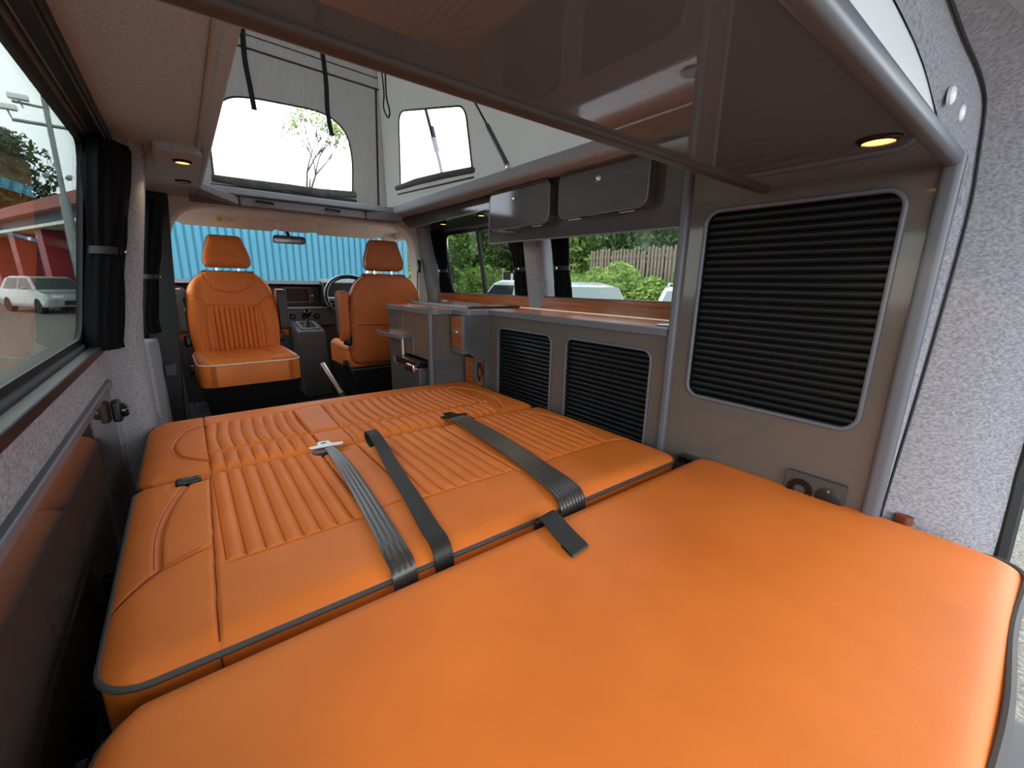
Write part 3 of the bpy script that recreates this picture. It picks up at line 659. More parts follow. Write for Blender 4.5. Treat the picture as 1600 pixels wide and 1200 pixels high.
seamsR = [[(-.003, 1.195), (-.020, .585)], [(0.245, 1.2), (.245, .80)], [(.345, 1.2), (.345, .772)], [(0, .772), (.245, .772)],
          [(.245, .79), (.345, .79)], [(.345, .772), (.615, .772)], [(.615, 1.2), (.615, .76)], [(.665, .772), (.955, .772)], [(-.14, .745), (-.088, .808), (-.016, .845)],
          [(.96, .775), (1.06, .745)], [(.955, 1.2), (.958, .772)]]
def hrear(x, y):
    h = .006*(1-((x-.46)/.6)**2) + .002*sin(x*9+1)*cos(y*11)
    for x0, x1, n, ya, yb in blocksR:
        if x0 < x < x1 and y > ya:
            k = sst((y-ya)/.014); h += ribs(x, x0, x1, n, .0085)*k + .002*k
    for s in seamsR: h -= .0055*groove(poly_d(x, y, s))
    h -= .006*groove(poly_d(x, y, arcL), .005)*1.0 + .006*groove(poly_d(x, y, arcR), .005)
    # wells that hold the buckles
    for wx, wy, sx, sy in ((-.045, 1.165, .038, .020), (.275, 1.165, .045, .026), (.66, 1.178, .045, .018)):
        h -= .020*sst(1.4-max(abs(x-wx)/sx, abs(y-wy)/sy)*1.2)
    return h
bed1 = thing('rear_seat_cushion', 'quilted orange leather bed section crossed by black belts, next to the plain mattress', 'cushion', (.46, .89, .36))
c = B(); ring = pad(c, -.142, 1.062, .583, 1.196, (.055, .03), .498, .13, .045, .014, hrear, nu=430, nv=170, cols=rcols(blocksR), inner=.88)
body1 = c.build('upholstery', 'leather', bed1, smooth=60)
pr_ = [p for p in ring]
B().tube(sub(pr_, .012), .0048, 8, closed=True).build('piping', 'piping', body1)
B().tube([(-.020, .5815, .488), (-.020, .581, .45), (-.021, .582, .40)], .0012, 5).build('edge_seam_shade', 'seam', body1)  # seam carried down the front edge in the painted shade colour
def stitch_lines(lines, hf, top, y0=.583, y1=1.196, e=.045, pf=.014):
    b = B()
    def zs(x, y):
        k = sqrt(max(0, 1-(1-min(max(min(y-y0, y1-y, x+.142, 1.062-x), 0)/e, 1))**2)); return top-pf*(1-k)+hf(x, y)*k
    for L in lines:
        P = []
        for i in range(len(L)-1):
            n = max(2, int(((L[i+1][0]-L[i][0])**2+(L[i+1][1]-L[i][1])**2)**.5/.010))
            for j in range(n): t = j/n; x = L[i][0]*(1-t)+L[i+1][0]*t; y = L[i][1]*(1-t)+L[i+1][1]*t; P.append((x, y, zs(x, y) + .0004))
        if len(P) > 1: b.tube(P, .0009, 4)
    return b
SL = []
for x0, x1, n, ya, yb in blocksR:
    for i in range(1, n): xx = x0+(x1-x0)*i/n; SL.append([(xx, ya+.006), (xx, 1.178)])
SL += [[(p[0]+.006, p[1]) for p in arcL], [(p[0]-.006, p[1]) for p in arcL], [(-.136, .753), (-.086, .816), (-.022, .85)], [(-.136, .741), (-.086, .802), (-.022, .838)], [(p[0]-.005, p[1]) for p in arcR]]
st_ = stitch_lines(SL, hrear, .498).build('stitching', 'thread', body1, smooth=0); st_['kind'] = 'stuff'
st_ = stitch_lines(seamsR, hrear, .4985).build('seam_shade_line', 'seam', body1, smooth=0); st_['kind'] = 'stuff'  # thread tubes in the grooves, darkened to stand in for crease shade

arc2 = [(0, 1.612), (-.045, 1.575), (-.070, 1.50), (-.076, 1.43), (-.060, 1.35), (-.015, 1.29), (0, 1.27)]
arc2R = [(.90, 1.63), (.955, 1.56), (.975, 1.46), (.965, 1.36), (.93, 1.27), (.90, 1.24)]
arc2, arc2R = d2(arc2), d2(arc2R)
blocksF = [(0, .26, 8), (.362, .64, 8), (.64, .89, 8)]
seamsF = [[(.002, 1.745), (0, 1.2)], [(0, 1.618), (.26, 1.622), (.31, 1.64), (.372, 1.642), (.60, 1.635), (.90, 1.63), (.95, 1.60)], [(.26, 1.62), (.258, 1.21)], [(.362, 1.64), (.350, 1.345), (.350, 1.21)], [(.258, 1.342), (.35, 1.342)], [(.89, 1.63), (.89, 1.345)]]
def hfront(x, y):
    h = .006*(1-((x-.46)/.6)**2)
    row = 1.342
    for x0, x1, n in blocksF:
        if x0 < x < x1:
            if row < y < 1.625:
                k = sst((y-row)/.022)*sst((1.625-y)/.018); xs = x + .006*sin((y-row)*14)
                h += (ribs(min(max(xs, x0), x1), x0, x1, n, .009)+.002)*k
            elif y < row:
                k = sqrt(max(0, sin(pi*max(0, min(1, (y-1.202)/(row-1.202)))))); h += (ribs(x, x0, x1, n, .010)+.004)*k
    if -.01 < x < .91: h -= .010*groove(y-row, .010)
    for s in seamsF: h -= .0055*groove(poly_d(x, y, s))
    h -= .006*groove(poly_d(x, y, arc2), .005) + .006*groove(poly_d(x, y, arc2R), .005)
    return h
bed2 = thing('front_seat_cushion', 'quilted orange leather bed section farthest from the mattress, in front of the cab seats', 'cushion', (.46, 1.47, .36))
c = B(); ring = pad(c, -.142, 1.062, 1.203, 1.745, (.05, .085), .498, .13, .05, .022, hfront, nu=430, nv=160, cols=rcols(blocksF), inner=.84)
body2 = c.build('upholstery', 'leather', bed2, smooth=60)
B().tube(sub(ring, .012), .0045, 8, closed=True).build('piping', 'piping', body2)
SL = []
for x0, x1, n in blocksF:
    for i in range(1, n): xx = x0+(x1-x0)*i/n; SL += [[(xx-.006*sin(.0), 1.352), (xx-.006*sin(.9), 1.42), (xx-.006*sin(2.0), 1.50), (xx-.006*sin(3.7), 1.612)], [(xx, 1.225), (xx, 1.33)]]
SL += [[(p[0]+.006, p[1]) for p in arc2], [(p[0]-.006, p[1]) for p in arc2]]
st_ = stitch_lines(SL, hfront, .498, 1.203, 1.745, .05, .022).build('stitching', 'thread', body2, smooth=0); st_['kind'] = 'stuff'
st_ = stitch_lines(seamsF, hfront, .4985, 1.203, 1.745, .05, .022).build('seam_shade_line', 'seam', body2, smooth=0); st_['kind'] = 'stuff'  # seam tubes coloured as the shade inside the creases
bf = thing('folding_bed', 'black steel underframe carrying the folded seat cushions', 'frame', (.46, 1.1, 0))
for a, b in (((-.08, .62, .26), (1.02, .66, .36)), ((-.08, 1.10, .26), (1.02, 1.14, .36)), ((-.08, 1.62, .26), (1.02, 1.66, .36)), ((-.08, .66, .30), (-.04, 1.62, .36)), ((.98, .66, .30), (1.02, 1.62, .36))):
    B().box(a, b).build('crossbar', 'black', bf)
for x in (-.08, .98):
    for y in (.7, 1.2, 1.58): B().box((x, y, 0), (x+.04, y+.04, .26)).build('leg', 'black', bf)

mt = thing('mattress', 'large plain smooth orange leather mattress with grey piping in the foreground', 'mattress', (.49, .25, .38))
def hm(x, y): return .004*(1-((x-.49)/.62)**2) + .0012*sin(x*7)*sin(y*13+1)
def hwm(y): return .62 + .010*sin(pi*max(0, min(1, (y+.045)/.6)))
c = B(); ring = pad(c, -.130, 1.112, -.046, .551, (.055, .055), .499, .115, .032, .016, hm, nu=90, nv=50, ends=8, hwf=hwm, inner=.88)
mb = c.build('upholstery', 'leather', mt, smooth=60)
wob = [(p[0], p[1]+(.003*sin(p[0]*16) if p[1] < .0 else 0), p[2]+.011*sst((.04-p[1])/.07)-.002) for p in ring]
B().tube(sub(wob, .012), .0056, 8, closed=True).build('piping', 'piping', mb)
tag(B().box((-.10, .0, 0), (1.085, .53, .385)).build('rear_box', 'dark', None, bevel=.01), 'dark carpeted box supporting the plain mattress', 'box')
bp_ = tag(B().box((-.1, -.24, -.14), (1.28, -.045, .10)).build('rear_bumper', 'greytrim', None, bevel=.03, seg=4), 'dark grey plastic rear bumper below the mattress edge', 'bumper')

tag(B().plate('Z', .488, .506, roundpoly([(1.118, .115), (1.138, .105), (1.146, .125), (1.126, .138)], .005)).build('leather_tab', mat('rust_leather', srgb(105, 48, 26), .5), None, bevel=.003), 'small rust-brown leather tab at the foot of the felt rear pillar', 'tab')
# belts
def strap(name, label, pts, wds, m, dirv=(1, 0, 0), ridges=0, buckle=None, cat='belt', ra=.0014):
    """pts: centre line; wds: full widths; band of 2.5 mm thickness"""
    t = thing(name, label, cat, pts[-1])
    D = [(p[0], p[1], p[2]) for p in pts]; P = dense(D, 5); W = []
    for i in range(len(P)): k = i/(len(P)-1)*(len(wds)-1); j = min(int(k), len(wds)-2); W.append(wds[j]*(1-(k-j))+wds[j+1]*(k-j))
    b = B(); n = 33; d = Vector(dirv).normalized()
    for i, p in enumerate(P):
        p = Vector(p); tan = (Vector(P[min(i+1, len(P)-1)])-Vector(P[max(i-1, 0)])).normalized(); nr = d.cross(tan)
        if abs(nr.z) > .3 and nr.z < 0: nr = -nr
        if abs(nr.z) <= .3 and nr.y > 0: nr = -nr
        for s in range(n):
            q = s/(n-1)-.5; b.v.append(p + d*q*W[i] + nr*(.0024+(ra*abs(sin(q*pi*ridges)) if ridges else 0)))
        for s in range(n): q = .5-s/(n-1); b.v.append(p + d*q*W[i])
    m2 = 2*n
    for i in range(len(P)-1):
        for j in range(m2): b.f.append((i*m2+j, i*m2+(j+1) % m2, (i+1)*m2+(j+1) % m2, (i+1)*m2+j))
    b.f += [tuple(range(m2))[::-1], tuple((len(P)-1)*m2+j for j in range(m2))]
    b.build('webbing', m, t, smooth=50)
    return t
T = .512
b1 = strap('seat_belt', 'left of the two wide grey-black seat belts lying across the quilted cushion', [(.268, 1.175, T-.006), (.268, 1.12, T-.002), (.262, 1.00, T+.003), (.252, .85, T+.003), (.240, .70, T+.001), (.232, .62, T), (.231, .585, .503), (.231, .573, .475), (.232, .571, .41)], [.022, .030, .036, .038, .041, .044, .044, .044, .044], 'belt', (1, .12, 0), 4, ra=.0006)
B().plate('Z', .503, .506, roundpoly([(.225, 1.19), (.31, 1.185), (.315, 1.205), (.285, 1.21), (.282, 1.235), (.252, 1.237), (.248, 1.212), (.222, 1.208)], .006), [rr(.259, 1.216, .274, 1.226, .003)]).build('tongue_plate', 'steel', b1, bevel=.001)
b2 = strap('seat_belt', 'right wide ridged seat belt running across the quilted cushion beside the rib panel', [(.690, 1.195, T), (.690, 1.15, T), (.683, 1.02, T+.001), (.668, .86, T+.001), (.645, .70, T), (.628, .62, T+.001), (.622, .585, .503), (.621, .573, .475), (.621, .571, .41)], [.060, .068, .070, .070, .074, .080, .082, .082, .082], 'belt', (1, .10, 0), 8)
B().plate('Z', .511, .515, roundpoly([(.645, 1.205), (.73, 1.195), (.74, 1.215), (.705, 1.222), (.70, 1.255), (.668, 1.258), (.665, 1.228), (.64, 1.225)], .006), [rr(.676, 1.236, .692, 1.246, .003)]).build('tongue_plate', 'bezel', b2, bevel=.001)
b3 = strap('pull_strap', 'narrow matt black strap with looped end between the two seat belts', [(.368, 1.09, T+.004), (.366, 1.12, T+.020), (.372, 1.135, T+.034), (.374, 1.10, T+.030), (.372, 1.03, T+.010), (.356, .93, T+.002), (.334, .78, T+.001), (.312, .65, T), (.306, .60, T-.002), (.304, .578, .488), (.303, .574, .42)], [.030, .030, .031, .032, .036, .036, .036, .038, .038, .038, .038], 'belt_dark', (1, .12, 0), 0, cat='strap')
b4 = strap('loop_strap', 'short black fabric pull loop folded over the mattress front edge', [(.515, .562, .480), (.518, .560, .500), (.516, .550, .514), (.512, .53, .517), (.506, .50, .514), (.500, .47, .511), (.496, .446, .510), (.4945, .437, .508), (.4945, .436, .505), (.496, .442, .504), (.502, .47, .504)], [.046]*11, 'belt_dark', (1, .12, 0), 0, cat='strap')
for k, (bx, by, lab) in enumerate(((-.045, 1.163, 'black belt buckle sunk in the leather at the far left cushion corner'), (.246, 1.155, 'black belt buckle in the leather slot beside the left seat belt'), (.725, 1.185, 'black buckle mostly hidden beneath the right seat belt end'))):
    bk = thing('belt_buckle', lab, 'buckle', (bx, by, .495))
    B().box((bx-.024, by-.012, .482), (bx+.024, by+.015, .506)).build('housing', 'black', bk, bevel=.005, seg=3)
    B().box((bx-.014, by-.0135, .486), (bx+.014, by-.009, .502)).build('release_button', 'black_gloss', bk, bevel=.002)
    B().plate('Z', .5062, .5068, rr(bx-.009, by-.006, bx+.009, by+.009, .002), [rr(bx-.006, by-.003, bx+.006, by+.006, .001)]).build('button_mark', 'trim', bk)

# ================================================================== CAB SEATS
def make_seat(label, loc, rz, back_plain, arms):
    """local frame: sitter faces +Y, backrest behind y=0"""
    t = thing('cab_seat', label, 'seat', loc, rz, None, local=True)
    mt_ = 'leather_back' if back_plain else 'leather'
    H0, H1 = .44, 1.0
    def hw(v):
        k = (v-H0)/(H1-H0); return .203 + .030*sin(pi*min(1, k*1.05)) - .030*sst((k-.72)/.3)
    ARC = d2([(-.125, 1.0), (-.118, .95), (-.088, .905), (-.045, .884), (0, .878), (.045, .884), (.088, .905), (.118, .95), (.125, 1.0)])
    def hb(x, z):
        h = 0
        if abs(x) < .125 and z < .80:
            k = sst((.80-z)/.012)*sst((.125-abs(x))/.01+.3); h += (ribs(x, -.125, .125, 10, .010)+.002)*k
        h += .014*sst((abs(x)-.14)/.05)
        for s in (-1, 1):
            h -= .005*groove(poly_d(s*x, z, [(.14, .44), (.150, .70), (.132, .80), (.16, .84), (.22, .86)]), .004)
        arc = ARC
        h -= .006*groove(poly_d(x, z, arc), .005) + .005*groove(z-.802, .004)*(abs(x) < .132)
        return h
    tilt = lambda x, y, z: (x, y - (z-.44)*.10, z)
    # front shell (faces +Y) and back
    c = B(); ring = pad(c, -.235, .235, H0, H1, (.05, .085), .0, .10, .045, .030, hb, nu=180, nv=90, hwf=hw, inner=.56, cols=rcols([(-.125, .125, 10)]), backpuff=.03,
                        xf=lambda x, v, d: tilt(x, d, v))
    bk = c.build('backrest', mt_, t, smooth=60)
    B().tube(sub(ring, .012), .0032, 6, closed=True).build('piping', 'pipe_dark', bk)
    if back_plain:
        B().tube([tilt(-.19, -.101, .705), tilt(0, -.104, .700), tilt(.19, -.101, .705)], .006, 6).build('pocket_edge', mt_, bk)
    # headrest
    def hh(x, z): return 0
    c = B(); ring = pad(c, -.118, .118, 1.022, 1.200, (.03, .016), -.005, .085, .04, .022, hh, nu=40, nv=24, hwf=lambda v: .118-.32*max(0, v-1.08), inner=.4,
                        backpuff=.02, xf=lambda x, v, d: (x, d-.058, v))
    hr = c.build('headrest', mt_, t, smooth=60)
    B().tube(sub(ring, .012), .003, 6, closed=True).build('piping', 'pipe_dark', hr)
    for x in (-.055, .055): B().cyl((x, -.095, .97), (x, -.095, 1.05), .006, 10).build('headrest_rod', 'chrome', hr)
    # cushion
    def hc(x, y): return ribs(x, -.13, .13, 10, .006)*sst((y+.0)/.02)*sst((.34-y)/.02) + .010*sst((abs(x)-.15)/.05) - .006*groove(y-.35, .006)
    c = B(); ring = pad(c, -.235, .235, -.02, .43, (.03, .07), .552, .135, .05, .022, hc, nu=120, nv=50, cols=rcols([(-.13, .13, 10)]), inner=.8)
    cu = c.build('seat_cushion', 'leather', t, smooth=60)
    B().tube(sub(ring, .012), .0035, 6, closed=True).build('piping', 'label_w' if not back_plain else 'piping', cu)
    # base
    c = B().hexa([(-.20, -.06, .22), (.20, -.06, .22), (.20, .36, .22), (-.20, .36, .22), (-.235, -.08, .42), (.235, -.08, .42), (.235, .40, .42), (-.235, .40, .42)])
    c.build('base_shell', 'black', t, bevel=.012)
    for z in (.20, .16): B().box((-.19, -.05, z-.012), (.19, .36, z)).build('swivel_plate', 'black_gloss', t, bevel=.003)
    B().box((-.20, -.04, 0), (.20, .34, .148)).build('seat_box', 'black', t, bevel=.01)
    for x in (-.17, .17): B().tube([(x, .38, .10), (x, -.05, .10)], .010, 8).build('runner', 'steel', t)
    B().tube([(-.08, .36, .19), (-.04, .40, .17), (.04, .40, .17), (.08, .36, .19)], .006, 8).build('adjust_bar', 'black_gloss', t)
    for s in (-1, 1):
        B().lathe((s*.235, -.02, .44), (s, 0, 0), [(.03, 0), (.03, .018), (.02, .024), (0, .024)], 18).build('recline_knob', 'black', t)
    for s in arms:
        a0 = s*.262
        a = B().plate('X', a0-.022, a0+.022, roundpoly([(-.115, .60), (-.075, .60), (-.045, .66), (-.055, .885), (-.11, .905), (-.15, .88), (-.145, .66)], .022)).build('armrest', 'leather_back', t, bevel=.01, seg=3)
        B().plate('X', a0-.024, a0+.024, roundpoly([(-.085, .62), (-.035, .66), (-.030, .87), (-.060, .90), (-.075, .88)], .012)).build('armrest_shell', 'greytrim', a, bevel=.006)
        B().box((min(a0, s*.22), -.12, .57), (max(a0, s*.22)+.0, -.05, .64)).build('armrest_pivot', 'black', t, bevel=.015)
    return t
make_seat('tan leather driver seat seen from behind beside the steering wheel', (1.012, 2.735, 0), R(-1), True, (-1,))
make_seat('orange leather passenger seat swivelled to face the bed', (.235, 2.985, 0), R(182), False, (-1, 1))
hbk = thing('handbrake_lever', 'pale metal handbrake lever on the floor left of the driver seat', 'lever', (.66, 2.5, .2))
B().tube([(.628, 2.72, .455), (.655, 2.45, .32)], .016, 10).build('lever_arm', 'steel', hbk)
B().tube([(.655, 2.45, .32), (.665, 2.33, .20), (.67, 2.32, .0)], .022, 10).build('lever_base', 'black', hbk)

# ================================================================== CAB: dash, wheel, mirror, visors
ds = thing('dashboard', 'dark grey dashboard with radio display across the cab', 'dashboard', (.6, 3.7, 0))
prof = [(3.62, .10), (3.66, .62), (3.60, .66), (3.585, .74), (3.63, .76), (3.64, .91), (3.58, .925), (3.60, .950), (3.9, .945), (4.24, .88), (4.26, .10)]
B().plate('X', -.21, 1.41, prof).build('body', 'dash', ds, bevel=.008)
B().plate('X', -.20, 1.40, [(3.575, .742), (3.600, .742), (3.600, .757), (3.580, .757)]).build('trim_strip', 'trim_light', ds)
B().plate('X', -.20, .88, [(3.572, .926), (3.58, .926), (3.595, .951), (3.585, .951)]).build('top_strip', 'trim_light', ds)
rd = B().plate('Y', 3.60, 3.64, rr(.585, .785, .815, .905, .008)).build('radio', 'black', ds, bevel=.003)
B().plate('Y', 3.597, 3.60, rr(.622, .797, .775, .893, .004)).build('display', 'screen', rd)
B().plate('Y', 3.596, 3.598, rr(.612, .789, .785, .901, .006), [rr(.618, .794, .779, .896, .005)]).build('display_frame', 'trim', rd)
for x, z in ((.600, .84), (.799, .84)):
    B().lathe((x, 3.60, z), (0, -1, 0), [(.009, 0), (.009, .012), (.007, .014), (0, .014)], 16).build('radio_knob', 'trim_light', rd)
for z in (.885, .87, .81, .798):
    for x in (.600, .799): B().box((x-.010, 3.596, z-.004), (x+.010, 3.60, z+.004)).build('radio_button', 'greytrim', rd)
hp_ = B().plate('Y', 3.575, 3.60, roundpoly([(.62, .60), (.98, .62), (.98, .735), (.56, .735), (.56, .62)], .015)).build('heater_panel', 'greytrim', ds, bevel=.004)
for x in (.64, .725, .81):
    B().lathe((x, 3.575, .685), (0, -1, 0), [(.026, 0), (.026, .006), (.022, .008), (.022, .004), (.017, .004), (.015, .016), (0, .016)], 22).build('heater_dial', 'black', hp_)
    B().lathe((x, 3.571, .685), (0, -1, 0), [(.0275, 0), (.0275, .005), (.0245, .005), (.0245, 0)], 22).build('dial_ring', 'trim', hp_)
B().plate('X', .86, 1.24, [(3.50, .78), (3.62, .76), (3.64, .95), (3.56, .97), (3.50, .94)]).build('instrument_hood', 'black', ds, bevel=.01)
B().lathe((-.02, 3.60, .86), (0, -1, 0), [(.055, 0), (.055, .012), (.045, .018), (.042, .004), (0, .004)], 24).build('air_vent', 'black_gloss', ds)
gc = thing('gear_console', 'grey centre gear console with ball-topped gear lever', 'console', (.72, 3.4, 0))
B().hexa([(.64, 3.30, .10), (.82, 3.30, .10), (.82, 3.60, .10), (.64, 3.60, .10), (.615, 3.30, .60), (.805, 3.30, .60), (.815, 3.60, .655), (.62, 3.60, .655)]).build('housing', 'greytrim', gc, bevel=.02, seg=3)
B().plate('Z', .0, .004, rr(.648, 3.33, .775, 3.53, .02), [rr(.664, 3.345, .759, 3.515, .015)]).xf(lambda x, y, z: (x, y, z+.607+(y-3.3)*.183)).build('gate_trim', 'trim_light', gc)
B().lathe((.710, 3.42, .615), (0, 0, 1), [(.045, 0), (.03, .03), (.012, .05), (.008, .06), (.008, .09)], 18).build('gaiter', 'black', gc)
B().lathe((.712, 3.42, .70), (0, 0, 1), [(.008, -.02), (.022, 0), (.030, .016), (.030, .030), (.022, .044), (.0, .050)], 20).build('gear_knob', 'black_gloss', gc)
whl = thing('steering_wheel', 'black steering wheel with silver spokes ahead of the driver seat', 'steering wheel', (1.03, 3.35, .82))
cw = Vector((1.035, 3.36, .825)); nrm = Vector((0, -.86, .5)).normalized(); ua = Vector((1, 0, 0)); va = nrm.cross(ua)
B().tube([cw+ua*cos(2*pi*i/40)*.192+va*sin(2*pi*i/40)*.192 for i in range(40)], .0165, 10, closed=True).build('rim', 'black_gloss', whl)
B().lathe(cw-nrm*.02, nrm, [(.03, -.03), (.065, -.02), (.068, .0), (.055, .012), (0, .018)], 24).build('hub', 'black', whl)
for a in (180, 0, 270): 
    d = ua*cos(R(a))+va*sin(R(a)); B().tube([cw+d*.05-nrm*.02, cw+d*.185], [.020, .012], 8).build('spoke', 'trim_light', whl)
B().tube([cw-nrm*.03, cw-nrm*.25], .035, 12).build('column', 'black', whl)
B().tube([cw-nrm*.06-ua*.03, cw-nrm*.06-ua*.17+Vector((0, 0, -.02))], .009, 8).build('stalk', 'black', whl)

mr = thing('rear_view_mirror', 'wide black rear-view mirror hanging below the overhead console', 'mirror', (.625, 3.3, 1.22))
B().plate('Y', 3.295, 3.325, rr(.522, 1.196, .722, 1.246, .018)).build('housing', 'black', mr, bevel=.006)
B().plate('Y', 3.2935, 3.296, rr(.527, 1.201, .717, 1.241, .015)).build('mirror_glass', 'mirror', mr)
B().tube([(.622, 3.32, 1.235), (.622, 3.345, 1.262), (.622, 3.40, 1.285)], .014, 8).build('stem', 'black', mr)
oc = thing('overhead_console', 'beige overhead console between the sun visors', 'console', (.65, 3.2, 1.31))
B().hexa([(.535, 3.16, 1.282), (.765, 3.16, 1.278), (.745, 3.30, 1.270), (.555, 3.30, 1.270), (.530, 3.14, 1.352), (.775, 3.14, 1.348), (.755, 3.33, 1.33), (.545, 3.33, 1.33)]).build('housing', 'beige', oc, bevel=.012)
B().plate('Y', 3.138, 3.15, rr(.59, 1.302, .71, 1.332, .004)).xf(lambda x, y, z: (x, y+.006, z)).build('holder_flap', 'beige', oc, bevel=.002)
def visor(label, x0, x1, stick, flip):
    t = thing('sun_visor', label, 'sun visor', ((x0+x1)/2, 3.2, 1.3))
    pl = roundpoly([(x0, 1.262), (x1, 1.262), (x1, 1.325), (x0, 1.325)], [.03, .015, .015, .03] if flip else [.015, .03, .03, .015])
    B().plate('Y', 3.235, 3.252, pl).xf(lambda x, y, z: (x, y+(1.262-z)*1.2, z)).build('pad', 'beige', t, bevel=.005)
    if stick:
        fn = lambda x, y, z: (x, y+(1.262-z)*1.2, z)
        s = B().plate('Y', 3.2325, 3.2345, rr(.215, 1.292, .325, 1.313, .001)).xf(fn).build('warning_sticker', 'label', t)
        B().plate('Y', 3.2310, 3.2324, rr(.262, 1.2935, .322, 1.3115, .001)).xf(fn).build('sticker_text_field', 'label_w', s)
        B().plate('Y', 3.2300, 3.2322, [(.225+.008*cos(2*pi*i/16)+.008, 1.3025+.0085*sin(2*pi*i/16)) for i in range(16)], [[(.225+.0055*cos(2*pi*i/16)+.008, 1.3025+.006*sin(2*pi*i/16)) for i in range(16)]]).xf(fn).build('sticker_symbol', 'label_r', s)
        for i in range(3): B().box((.268, 3.2295, 1.297+i*.005), (.312-.006*i, 3.2305, 1.2985+i*.005)).xf(fn).build('print_line', 'label_r', s)
visor('beige sun visor with yellow warning sticker above the passenger seat', .03, .525, True, True)
visor('plain beige sun visor above the driver seat', .785, 1.20, False, False)
gh = thing('grab_handle', 'curved beige grab handle at the upper left of the windscreen', 'handle', (.05, 2.9, 1.27))
B().tube([(-.015, 2.80, 1.235), (.01, 2.79, 1.262), (.045, 2.79, 1.288), (.075, 2.80, 1.300)], .010, 8).build('grip', 'beige', gh)
for sx, zz, lab in ((-.045, 1.13, 'black belt guide with steel slot on the left cab pillar'), (1.262, 1.08, 'black belt guide with hanging strap on the right cab pillar')):
    bg_ = thing('belt_guide', lab, 'belt guide', (sx, 2.70, zz))
    s = 1 if sx < .5 else -1
    B().lathe((sx-s*.02, 2.69, zz), (s, 0, 0), [(.022, 0), (.025, .012), (.018, .022), (0, .024)], 16).build('guide_cap', 'black', bg_)
    B().box((sx-.006, 2.655, zz-.06), (sx+.012, 2.675, zz)).build('slot_plate', 'steel' if s > 0 else 'black', bg_, bevel=.004)
    B().tube([(sx+.01*s, 2.665, zz-.05), (sx+.014*s, 2.68, zz-.30), (sx+.02*s, 2.70, .30)], .007, 6, flat=.3).build('webbing', 'rubber', bg_)

# ================================================================== EXTERIOR
bn = tag(B().grid(lambda x, t: (x, 4.35+t*.9, .86-.20*t*t-.05*((x-.6)/.9)**2), lin(-.3, 1.5, 12), lin(0, 1, 8)).build('bonnet', mat('pale_green_paint', srgb(178, 200, 180), .25, coat=.5)), 'pale painted van bonnet beyond the windscreen', 'bonnet')
B().box((-.22, 4.36, GZ+.2), (1.42, 5.1, .60)).build('front_body', 'white', bn, bevel=.04)
for wx in (-.2, 1.25): B().lathe((wx, 4.75, GZ+.33), (1, 0, 0), [(.2, 0), (.33, .01), (.33, .17), (.2, .18)], 24).build('wheel', 'tyre', bn)
tag(B().tube([(-.15, 4.24, .895), (.5, 4.28, .90), (.62, 4.20, .925)], .008, 6).build('wiper', 'black'), 'black wiper arm lying at the foot of the windscreen', 'wiper')
bw = thing('blue_building', 'blue corrugated metal-clad building filling the windscreen', 'building', (5, 12, GZ))
B().box((-.9, 12.06, GZ), (5.3, 14, 2.75)).build('wall', 'blue', bw)
B().box((-.95, 11.93, 2.70), (5.4, 12.1, 2.85)).build('roof_edge', 'blue_rib', bw)
p0 = B().plate('Z', GZ, 2.70, [(-.85, 12.06), (-.85, 12.035), (-.835, 12.015), (-.745, 12.015), (-.72, 12.04), (-.72, 12.06)]).build('cladding_panel', 'blue', bw, smooth=0)
for i in range(1, 41):
    c_ = p0.copy(); COL.objects.link(c_); c_.parent = bw; c_.location = (.152*i, 0, 0)
# foliage
def foliage_mesh(seed, n=3600, leaf=.085, lumps=16):
    rnd = random.Random(seed); L = []
    for i in range(lumps):
        L.append((rnd.uniform(-.62, .62), rnd.uniform(-.62, .62), rnd.uniform(.15, 1.55), rnd.uniform(.26, .48)))
    v = []; f = []
    for i in range(n):
        cx, cy, cz, r = L[i % lumps]
        th = rnd.uniform(0, 2*pi); ph = math.acos(rnd.uniform(-1, 1)); q = r*rnd.uniform(.75, 1.08)
        p = Vector((cx+q*sin(ph)*cos(th), cy+q*sin(ph)*sin(th), max(.02, cz+q*cos(ph))))
        a = Vector((rnd.uniform(-1, 1), rnd.uniform(-1, 1), rnd.uniform(-1, 1))).normalized(); b = a.orthogonal().normalized()
        s = leaf*rnd.uniform(.5, 1.1); o = len(v)
        v += [p-a*s, p+b*s*.45, p+a*s, p-b*s*.45]; f.append((o, o+1, o+2, o+3))
    me = bpy.data.meshes.new('foliage'); me.from_pydata([tuple(q) for q in v], [], f); return me
FM = {}
for mk in ('leaf1', 'leaf2', 'leaf3', 'leaf4'):
    for s in range(2):
        me = foliage_mesh(hash(mk) % 97 if False else (ord(mk[-1])*7+s*13)); me.materials.append(M[mk]); FM[mk, s] = me
TG = []
def bush(x, y, h, w_, mk, label, group, name='leafy_bush', z=GZ, trunk=.12):
    t = thing(name, label, 'bush' if 'bush' in name else 'tree', (x, y, z), random.uniform(0, 6.28), group, local=True)
    o = bpy.data.objects.new('foliage', FM[mk, len(TG) % 2]); COL.objects.link(o); o.parent = t; TG.append(o)
    o.scale = (w_/1.9, w_/1.9, (h*(1-trunk))/1.95); o.location = (0, 0, h*trunk); o['kind'] = 'stuff'
    b = B().tube([(0, 0, 0), (.03*w_, 0, h*.25), (-.02*w_, .02*w_, h*.5), (0, 0, h*.75)], [.045*w_, .035*w_, .02*w_, .008*w_], 7)
    for q in range(4):
        a = q*1.6; b.tube([(0, 0, h*.3), (cos(a)*w_*.15, sin(a)*w_*.15, h*.5), (cos(a)*w_*.28, sin(a)*w_*.28, h*.72)], [.015*w_, .010*w_, .004*w_], 5)
    b.build('trunk', 'bark', t)
    return t
ORD = 'first second third fourth fifth sixth seventh eighth ninth tenth eleventh twelfth thirteenth fourteenth'.split()
